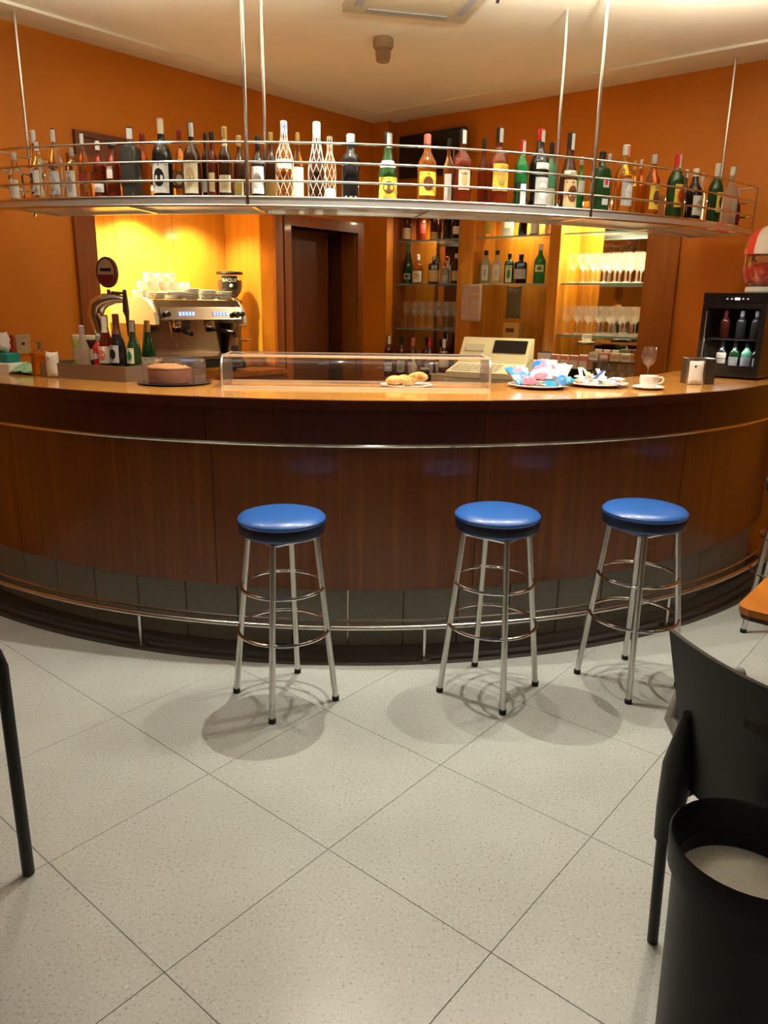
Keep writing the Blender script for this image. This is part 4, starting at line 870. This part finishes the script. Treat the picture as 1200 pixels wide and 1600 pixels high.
# plate with sugar sachets and sweets
dish('sachet_plate', 'white plate full of sugar sachets and small biscuits', 1.075, 3.93, .160)
rn = random.Random(9)
CS = [(0.82, 0.80, 0.78), (0.80, 0.78, 0.80), (0.60, 0.38, 0.24), (0.84, 0.82, 0.80), (0.72, 0.70, 0.74), (0.10, 0.16, 0.50)]
for k in range(26):
    a = rn.random() * 6.283; r0 = .115 * math.sqrt(rn.random()); c = (0, 1, 3, 3, 2, 4, 0, 5)[k % 8]
    o = MB().pillow(.022 if c != 2 else .035, .085 if c != 2 else .04, .012 if c != 2 else .025, 4, .003, k).build('sugar_sachet', mat('sachet paper %s' % 'abcdef'[c], CS[c], .45), None, (1.075 + r0 * math.cos(a), 3.93 + r0 * math.sin(a), ZW + .022 + .042 * (1 - r0 / .13) * rn.random()), 0)
    o.rotation_euler = (rad(-90 + (0 if k % 3 else 55) * rn.random()), 0, rn.random() * 6.28)
    tag(o, ('brown wrapped biscuit among the sachets on the plate' if c == 2 else 'white paper sugar sachet in the heap on the plate' if c != 5 else 'blue paper sachet in the heap on the plate'), 'biscuit' if c == 2 else 'sachet', 'biscuits on the sachet plate' if c == 2 else 'sugar sachets on the plate' if c != 5 else 'blue sachets on the plate')
# cup and saucer, wine glass, napkin holder
o = tag(put('saucer', sau, None, (1.30, 3.80, ZW), 0), 'white saucer under the cup on the bar', 'saucer'); o.scale = (1.25, 1.25, 1.2)
o = dup(cup, (1.30, 3.80, ZW + .0085), -0.25, 'white coffee cup on its saucer in front of the wine glass'); o.scale = (1.22, 1.22, 1.05); del o['group']
gm3 = glass_mesh(.185, .040); gm3.materials[0] = M_CASE2
tag(put('wine_glass', gm3, None, (1.425, 4.20, ZW)), 'empty wine glass standing alone on the bar behind the coffee cup', 'glass')
nh = thing('napkin_holder', 'dark napkin dispenser with white napkins at the right of the bar', 'napkin holder', (1.655, 4.075, ZW), rad(-2))
MB().bbox(-.055, .085, .0, .12, 0, .135, .004).build('case', mat('bronze metal', (0.10, 0.075, 0.055), 0.3, 0.7), nh, smooth=False)
b = MB().pillow(.085, .13, .024, 10); b.v = [(x - .020, y - .006, z_ + .002) for x, y, z_ in b.v]; b.build('napkins', M_PAPER, nh)
MB().box(-.060, .022, -.012, -.002, .128, .136).box(-.066, -.060, -.012, -.002, 0, .136).box(.022, .028, -.012, -.002, 0, .136).build('front_frame', M_STEEL, nh, smooth=False)
MB().lathe([(0.0, 0), (.006, .001)], 10, cap=False).build('print_mark', cm('blk'), nh, (-.028, -.0185, .095)).rotation_euler = (rad(90), 0, 0)
# wine fridge with bottles, candy jar on top
fg = thing('wine_fridge', 'black glass-door wine fridge on the right end of the bar', 'fridge', RP(2.885, 0.475, ZW), RR)
FW, FD, FH = 0.345, 0.44, 0.475
MB().box(0, .018, 0, FD, .012, FH).box(FW - .018, FW, 0, FD, .012, FH).box(.018, FW - .018, 0, FD, FH - .02, FH).box(.018, FW - .018, 0, FD, .012, .03).box(.018, FW - .018, FD - .02, FD, .03, FH - .02).build('body', M_BLKG, fg, smooth=False)
dr = MB().box(0, .03, -.03, -.002, .012, FH - .055).box(FW - .03, FW, -.03, -.002, .012, FH - .055).box(.03, FW - .03, -.03, -.002, FH - .085, FH - .055).box(.03, FW - .03, -.03, -.002, .012, .075).build('door_frame', M_BLKG, fg, smooth=False)
MB().box(.03, FW - .03, -.018, -.012, .075, FH - .085).build('door_pane', M_SMOKE, dr, smooth=False)
MB().box(.026, .031, -.034, -.0305, .10, FH - .10).build('door_trim', M_STEEL, dr, smooth=False)
cp_ = MB().box(0, FW, -.03, -.002, FH - .052, FH).build('control_strip', M_BLKG, fg, smooth=False)
for k, x in enumerate((.13, .155, .185, .215, .24)):
    MB().box(x - (.013 if k == 2 else .005), x + (.013 if k == 2 else .005), -.0315, -.0302, FH - .032 - (.006 if k == 2 else .003), FH - .032 + (.006 if k == 2 else .003)).build('indicator', mat('indicator red' if k == 2 else 'indicator white', (1.0, 0.55, 0.5) if k == 2 else (.8, .8, .8), .4, emis=4.0 if k == 2 else .6), cp_, smooth=False)
for z_ in (.215,): MB().box(.02, FW - .02, .01, FD - .03, z_, z_ + .006).build('wire_shelf', M_DSTEEL, fg, smooth=False)
for x in (.03, FW - .03):
    for y in (.03, FD - .03): MB().lathe([(.012, 0), (.014, .012)], 10, (x, y, 0)).build('foot', M_BLACK, fg)
lamp('AREA', 'fridge_lamp', (FW / 2, .01, FH - .09), 0.8, (0.9, 0.95, 1.0), fg, shape='RECTANGLE', size=.22, size_y=.02)
lamp('AREA', 'fridge_shelf_lamp', (FW / 2, .004, .212), 2.2, (0.95, 0.97, 1.0), fg, shape='RECTANGLE', size=.25, size_y=.015).rotation_euler = (rad(-25), 0, 0)
def fb(x, y, z_): q = Vector((x, y)); return RP(2.885, .475, ZW) + (-eR) * x + eL * y + Vector((0, 0, z_))
for x, z_, h, g, lb, ds in ((.115, .031, .30, 'blk', [(.28, .42, 1.2, 'crm', None), (.44, .62, 1.2, 'crm', None)], 'wine bottle with a two-part cream label in the fridge'), (.185, .031, .30, 'dgr', [(.12, .50, 1.0, 'gry', 'crm')], 'wine bottle with a grey label and pale arc in the fridge'), (.250, .031, .30, 'pgr', [(.10, .50, 1.2, 'gry', None)], 'pale wine bottle with a plain grey label in the fridge'), (.305, .031, .29, 'blk', [(.1, .5, .4, 'slv', None)], 'wine bottle with a narrow silver strip in the fridge')):
    bottle('wine_bottle', ds, 'bottle', fb(x, .05, z_), RR, h * .6, .028, 'wine', g, 'blk', lb, 'bottles in the wine fridge')
for x in (.10, .19, .27): bottle('wine_bottle', {.10: 'dark red bottle on the fridge\'s upper shelf, left', .19: 'grey-necked bottle on the fridge\'s upper shelf, middle', .27: 'grey-necked bottle on the fridge\'s upper shelf, right'}[x], 'bottle', fb(x, .09, .222), RR, .155, .027, 'wine', 'pat' if x < .15 else 'gry', 'drd' if x < .15 else 'gry', [], 'bottles in the wine fridge')
cj = thing('candy_jar', 'egg-shaped clear candy jar with white and red lid on the wine fridge', 'jar', RP(3.135, .33, ZW + FH), RR); cj.scale = (1.2, 1.2, 1.24)
MB().lathe([(.045, .03), (.075, .045), (.088, .08), (.092, .12), (.090, .17)], 30, cap=False).build('bowl', M_PLAST, cj)
MB().lathe([(.0, .034), (.043, .034), (.070, .047), (.083, .08), (.087, .115), (.06, .125), (.0, .14)], 26, cap=False).build('sweets', blotch('red sweets', [(0.55, 0.03, 0.01), (0.42, 0.015, 0.008), (0.66, 0.08, 0.02)], 26, .3), cj)
b = MB()
for k in range(8):
    b.slot(k % 2); b.lathe([(.092, .170), (.090, .20), (.078, .245), (.055, .275), (.025, .29), (0, .294)], 5, a0=2 * math.pi * k / 8 - .3, a1=2 * math.pi * (k + 1) / 8 - .3, cap=False)
b.build('lid', [mat('white lid', (0.80, 0.72, 0.66), .3), mat('red lid', (0.75, 0.07, 0.03), .3)], cj)
MB().lathe([(.0, 0), (.062, 0), (.068, .008), (.066, .028), (.045, .034), (0, .034)], 26).build('foot', M_WHITE, cj)
lettering('K', .045, cm('blk'), cj, (0, 0, .147), .0935).rotation_euler = (0, 0, -.22)
# ------------------------------------------------------------------ on and above the back counter
cr = thing('cash_register', 'cream cash register with a dark display behind the bar', 'cash register', RP(1.385, 0.37, 0.945), rad(-24))
cr.scale = (1.3, 1.15, 0.95)
MB().bbox(-.21, .21, -.19, .20, 0, .11, .006).build('drawer_box', M_CREAM, cr, smooth=False)
MB().box(-.19, .19, -.194, -.1905, .02, .095).build('drawer_front', mat('beige drawer', (0.52, 0.46, 0.33), .4), cr, smooth=False)
kb = MB().prismx([(-.20, .11), (.20, .11), (.20, .24), (.02, .20), (-.20, .15)], -.20, .20).build('keyboard_body', M_CREAM, cr, smooth=False)
for i_ in range(7):
    for j_ in range(4):
        y = -.17 + j_ * .045; zz = .15 + (y + .20) * (.05 / .22); MB().prismx([(y, zz + .001), (y + .035, zz + .001 + .0079), (y + .034, zz + .012), (y + .002, zz + .006)], -.18 + i_ * .038, -.18 + i_ * .038 + .032).build('key', mat('grey key', (0.55, 0.52, 0.42), .4), kb, smooth=False)
ds_ = MB().prismx([(.02, .19), (.20, .22), (.20, .385), (.14, .385)], -.20, .20).build('display_hood', M_CREAM, cr, smooth=False)
sl = lambda f_: (.02 + .12 * f_, .19 + .195 * f_)
q = [sl(.45), sl(.92)]; MB().prismx([(q[0][0] - .004, q[0][1] + .001), (q[0][0], q[0][1]), (q[1][0], q[1][1]), (q[1][0] - .004, q[1][1] + .001)], -.01, .18).build('display', M_BLKG, ds_, smooth=False)
q = [sl(.5), sl(.75)]; MB().prismx([(q[0][0] - .006, q[0][1] + .002), (q[0][0], q[0][1]), (q[1][0], q[1][1]), (q[1][0] - .006, q[1][1] + .002)], -.17, -.06).build('printer_slot', mat('grey key', (0.5,) * 3), ds_, smooth=False)
MB().box(.06, .12, .045, .0455, .215, .225).build('lettering_plate', cm('blk'), ds_, smooth=False)
ph = thing('card_terminal', 'small dark card terminal beside the cash register', 'card terminal', RP(1.80, .32, .945), rad(-20))
MB().bbox(-.035, .035, -.03, .03, 0, .30, .006).build('stand', M_BLACK, ph, smooth=False)
MB().box(-.05, .04, -.034, -.0305, .17, .29).build('paper_slips', M_PAPER, ph, smooth=False)
rk = thing('cigarette_rack', 'black dispenser box carrying cigarette packs in front of the right bay', 'rack', RP(1.90, .12, .945), RR)
MB().bbox(-.24, .14, -.03, .05, 0, .175, .004).build('box', M_BLKG, rk, smooth=False)
MB().box(-.24, .14, -.03, .05, .176, .180).build('tray', M_PLAST, rk, smooth=False)
GP = 'cigarette packs on the black dispenser'
for k, nm in enumerate(('leftmost', 'second from the left', 'middle', 'second from the right', 'rightmost')):
    o = thing('cigarette_pack', 'red and white cigarette pack, %s on the dispenser' % nm, 'pack', RP(1.90 - .20 + k * .073, .125, .945 + .1805), RR + .1, GP)
    MB().bbox(-.028, .028, -.011, .011, 0, .088 if k < 4 else .096, .002).build('carton', M_PAPER, o, smooth=False)
    MB().box(-.0285, .0285, -.0118, -.0111, .055, .084).box(.0281, .0287, -.011, .011, .002, .085).build('red_print', cm('ros'), o, smooth=False)
sf = thing('back_shelf', 'narrow dark shelf with small boxes under the right bay', 'shelf', RP(2.12, -.02, 1.18), RR)
MB().box(-.16, .18, -.02, .10, -.012, 0).build('board', M_DSTEEL, sf, smooth=False)
for k, x in enumerate((-.12, -.04, .04, .12)):
    o = thing('small_box', ['small white box at the left of the narrow dark shelf', 'small pinkish box second on the narrow dark shelf', 'small cream box third on the narrow dark shelf', 'small cream box at the right of the narrow dark shelf'][k], 'box', RP(2.12 + x, -.03, 1.18), RR, 'small boxes on the narrow shelf')
    MB().bbox(-.033, .033, -.02, .05, 0, .055, .002).build('carton', (M_PAPER, cm('ros'), cm('crm'), cm('crm'))[k], o, smooth=False)
    MB().box(-.026, .026, -.021, -.0201, .015, .04).build('print', (cm('gry'), cm('wht'), cm('tan'), cm('gry'))[k], o, smooth=False)
dup(cup, RP(1.945, .0, 1.30), 1.0, 'small white cup on the little shelf above the white boxes'); 
o = tag(put('saucer', sau, None, RP(1.945, .0, 1.2925)), 'saucer under the small white cup below the right bay', 'saucer')
ss = MB().box(-.07, .09, -.03, .06, -.008, 0).build('cup_shelf', M_DSTEEL, None, RP(1.945, .0, 1.292), RR, False); tag(ss, 'little dark shelf that carries a white cup below the right bay', 'shelf')
# hanging sheet of tickets, dark bag
tk = thing('ticket_sheet', 'sheet of pale pink lottery tickets hanging from the middle bay shelf', 'ticket sheet', RP(.96, .02, 1.42), RR)
b = MB(); 
b.add([(x, .004 * math.sin(x * 40 + z_ * 20), z_) for z_ in lin(0, .275, 9) for x in lin(-.095, .095, 7)], [(j_ * 7 + i_, j_ * 7 + i_ + 1, (j_ + 1) * 7 + i_ + 1, (j_ + 1) * 7 + i_) for j_ in range(8) for i_ in range(6)])
b.build('sheet', mat('ticket paper', (0.66, 0.50, 0.40), .6), tk).modifiers.new('thickness', 'SOLIDIFY').thickness = .0015
for i_ in range(2):
    for j_ in range(4):
        MB().box(-.085 + i_ * .09, -.01 + i_ * .09, -.0085, -.006, .012 + j_ * .067, .066 + j_ * .067).build('ticket', mat('ticket print', (0.52, 0.34, 0.27), .6), tk, smooth=False)
hb = thing('hanging_bag', 'dark cloth bag hanging below the gin bottles in the middle bay', 'bag', RP(1.295, -.06, 1.45), RR)
b = MB().pillow(.135, .24, .05, 10, .006, 4); b.build('cloth', mat('dark olive cloth', (0.10, 0.07, 0.035), .8), hb)
bx_ = thing('carton_box', 'small yellow-brown carton on the back counter in the middle bay', 'box', RP(1.27, -.12, .945), RR)
MB().bbox(-.07, .07, -.04, .04, 0, .47, .003).build('carton', mat('kraft carton', (0.56, 0.30, 0.07), .6), bx_, smooth=False)
MB().box(-.045, .03, -.041, -.0401, .40, .43).build('print', cm('brn'), bx_, smooth=False)
pb = thing('paper_box', 'long cream box on the back counter seen through the display case', 'box', RP(.93, .25, .945), RR)
MB().bbox(-.13, .15, -.05, .05, 0, .075, .003).build('carton', M_CREAM, pb, smooth=False)
MB().lathe([(0, 0), (.008, .001)], 10, cap=False).build('hole', M_BLACK, pb, (.01, -.0512, .04)).rotation_euler = (rad(90), 0, 0)

# ================================================================== tables, chair and bin in the foreground
tb_ = thing('cafe_table', 'orange wooden café table whose corner shows at the right edge', 'table', (1.009, 2.024, 0), RR)
c_ = .035; poly = [(c_ * .3, c_ * .3), (c_, 0), (.72, 0), (.72, .72), (0, .72), (0, c_)]
MB().add([(x, y, .715) for x, y in poly] + [(x, y, .735) for x, y in poly], [tuple(range(5, -1, -1)), tuple(range(6, 12))] + [(k, (k + 1) % 6, (k + 1) % 6 + 6, k + 6) for k in range(6)]).build('table_top', [M_TABLE], tb_, smooth=False)
b = MB(); po2 = [(x * .985 + .005, y * .985 + .005) for x, y in poly]
b.add([(x, y, .700) for x, y in po2] + [(x, y, .7145) for x, y in po2], [tuple(range(5, -1, -1)), tuple(range(6, 12))] + [(k, (k + 1) % 6, (k + 1) % 6 + 6, k + 6) for k in range(6)]).build('edge_board', M_FASC, tb_, smooth=False)
MB().lathe([(.20, 0), (.20, .015), (.04, .04), (.035, .06), (.035, .70)], 20, (.40, .40, 0)).build('pedestal', M_DSTEEL, tb_)
lt = thing('black_table', 'café table with a black tube leg at the left edge', 'table', (-0.98, 1.777, 0), rad(50))
def lleg(x, y, dx, dy):
    return MB().tube([(x, y, .004), (x, y, .64), (x + dx * .01, y + dy * .01, .675), (x + dx * .035, y + dy * .035, .697), (x + dx * .075, y + dy * .075, .705), (x + dx * .30, y + dy * .30, .705)], .0165, 12)
for x, y, dx, dy in ((0, 0, -.7, .7), (-.55, 0, .7, .7), (-.55, .55, .7, -.7), (0, .55, -.7, -.7)): lleg(x, y, dx, dy).build('leg', M_BLACK, lt)
MB().bbox(-.62, -.01, .01, .62, .722, .745, .008).build('table_top', M_TABLE, lt, smooth=False)
# chair seen from behind
f_ = Vector((.87, .49, 0)).normalized(); rz_ = math.atan2(f_.y, f_.x) - math.pi / 2           # local +y = forward, x to the chair's right
ch = thing('black_chair', 'black plastic chair seen from behind at the right edge', 'chair', (0.70, 1.575, 0), rz_)
def shell(u, v):
    # u 0..1 left to right, v 0..1 bottom to top
    x = -.035 + .075 * (1 - v) * (1 - u) + u * (.47 - .075 * (1 - v)); z_ = .485 + .37 * v - .012 * math.sin(math.pi * u) * v
    y = -.04 + .03 * (2 * u - 1) ** 2 - .03 * v
    return Vector((x, y, z_))
n, m_ = 16, 10; vs = []; fs = []
for sd_ in (0, 1):
    for j_ in range(m_ + 1):
        for i_ in range(n + 1): q = shell(i_ / n, j_ / m_); vs.append((q.x, q.y + sd_ * .012, q.z))
N_ = (n + 1) * (m_ + 1)
for j_ in range(m_):
    for i_ in range(n):
        q = j_ * (n + 1) + i_; fs += [(q, q + 1, q + n + 2, q + n + 1), (N_ + q + n + 1, N_ + q + n + 2, N_ + q + 1, N_ + q)]
bd_ = [i_ for i_ in range(n + 1)] + [j_ * (n + 1) + n for j_ in range(1, m_ + 1)] + [m_ * (n + 1) + i_ for i_ in range(n - 1, -1, -1)] + [j_ * (n + 1) for j_ in range(m_ - 1, 0, -1)]
for k in range(len(bd_)): a, b2 = bd_[k], bd_[(k + 1) % len(bd_)]; fs.append((a, a + N_, b2 + N_, b2))
br = MB().add(vs, fs).build('backrest', M_BLACK, ch)
MB().box(.19, .31, -.0625, -.056, .735, .785).build('handle_recess', M_RUB, br, smooth=False)
for x, sg_ in ((0.0, 1), (.40, -1)):
    MB().tube([(x + sg_ * .012, -.03, .33), (x + sg_ * .022, -.03, .42), (x + sg_ * .030, -.03, .54), (x + sg_ * .040, -.035, .68)], [.020, .031, .036, .012], 14).build('back_post', M_BLACK, ch)
    MB().tube([(x, -.0, .0), (x + sg_ * .01, -.03, .38)], .0135, 12).build('leg', M_BLACK, ch)
    MB().tube([(x, .40, .0), (x + sg_ * .01, .36, .43)], .0135, 12).build('leg', M_BLACK, ch)
    MB().tube([(x + sg_ * .02, -.02, .60), (x - sg_ * .03, .00, .62), (x - sg_ * .035, .03, .68), (x - sg_ * .01, .10, .72), (x + sg_ * .02, .17, .72)], .016, 12).build('arm_tube', M_GREY, ch)
MB().bbox(.0, .40, .10, .46, .425, .455, .012).build('seat', M_BLACK, ch, smooth=False)
MB().tube([(.0, -.02, .42), (.0, .40, .42), (.40, .40, .42), (.40, -.02, .42)], .011, 8).build('seat_frame', M_BLACK, ch)
bn = thing('waste_bin', 'black plastic waste bin with an open top in the lower right corner', 'bin', (0.690, 1.195, 0))
MB().lathe([(0.0, .004), (.112, .0), (.116, .006), (.128, .50), (.129, .535), (.122, .535), (.110, .02), (0, .012)], 44, cap=False).build('body', M_NAVY, bn)
MB().lathe([(.134, .530), (.140, .533), (.143, .594), (.139, .600), (.133, .594), (.124, .526), (.134, .530)], 44, cap=False).build('rim', M_NAVY, bn)
MB().lathe([(.0, .515), (.05, .520), (.090, .512), (.1215, .500)], 30, cap=False).build('contents', terrazzo('pale waste paper', (0.62, 0.60, 0.53), (0.5, 0.47, 0.40), (0.68, 0.66, 0.6), .7), bn)
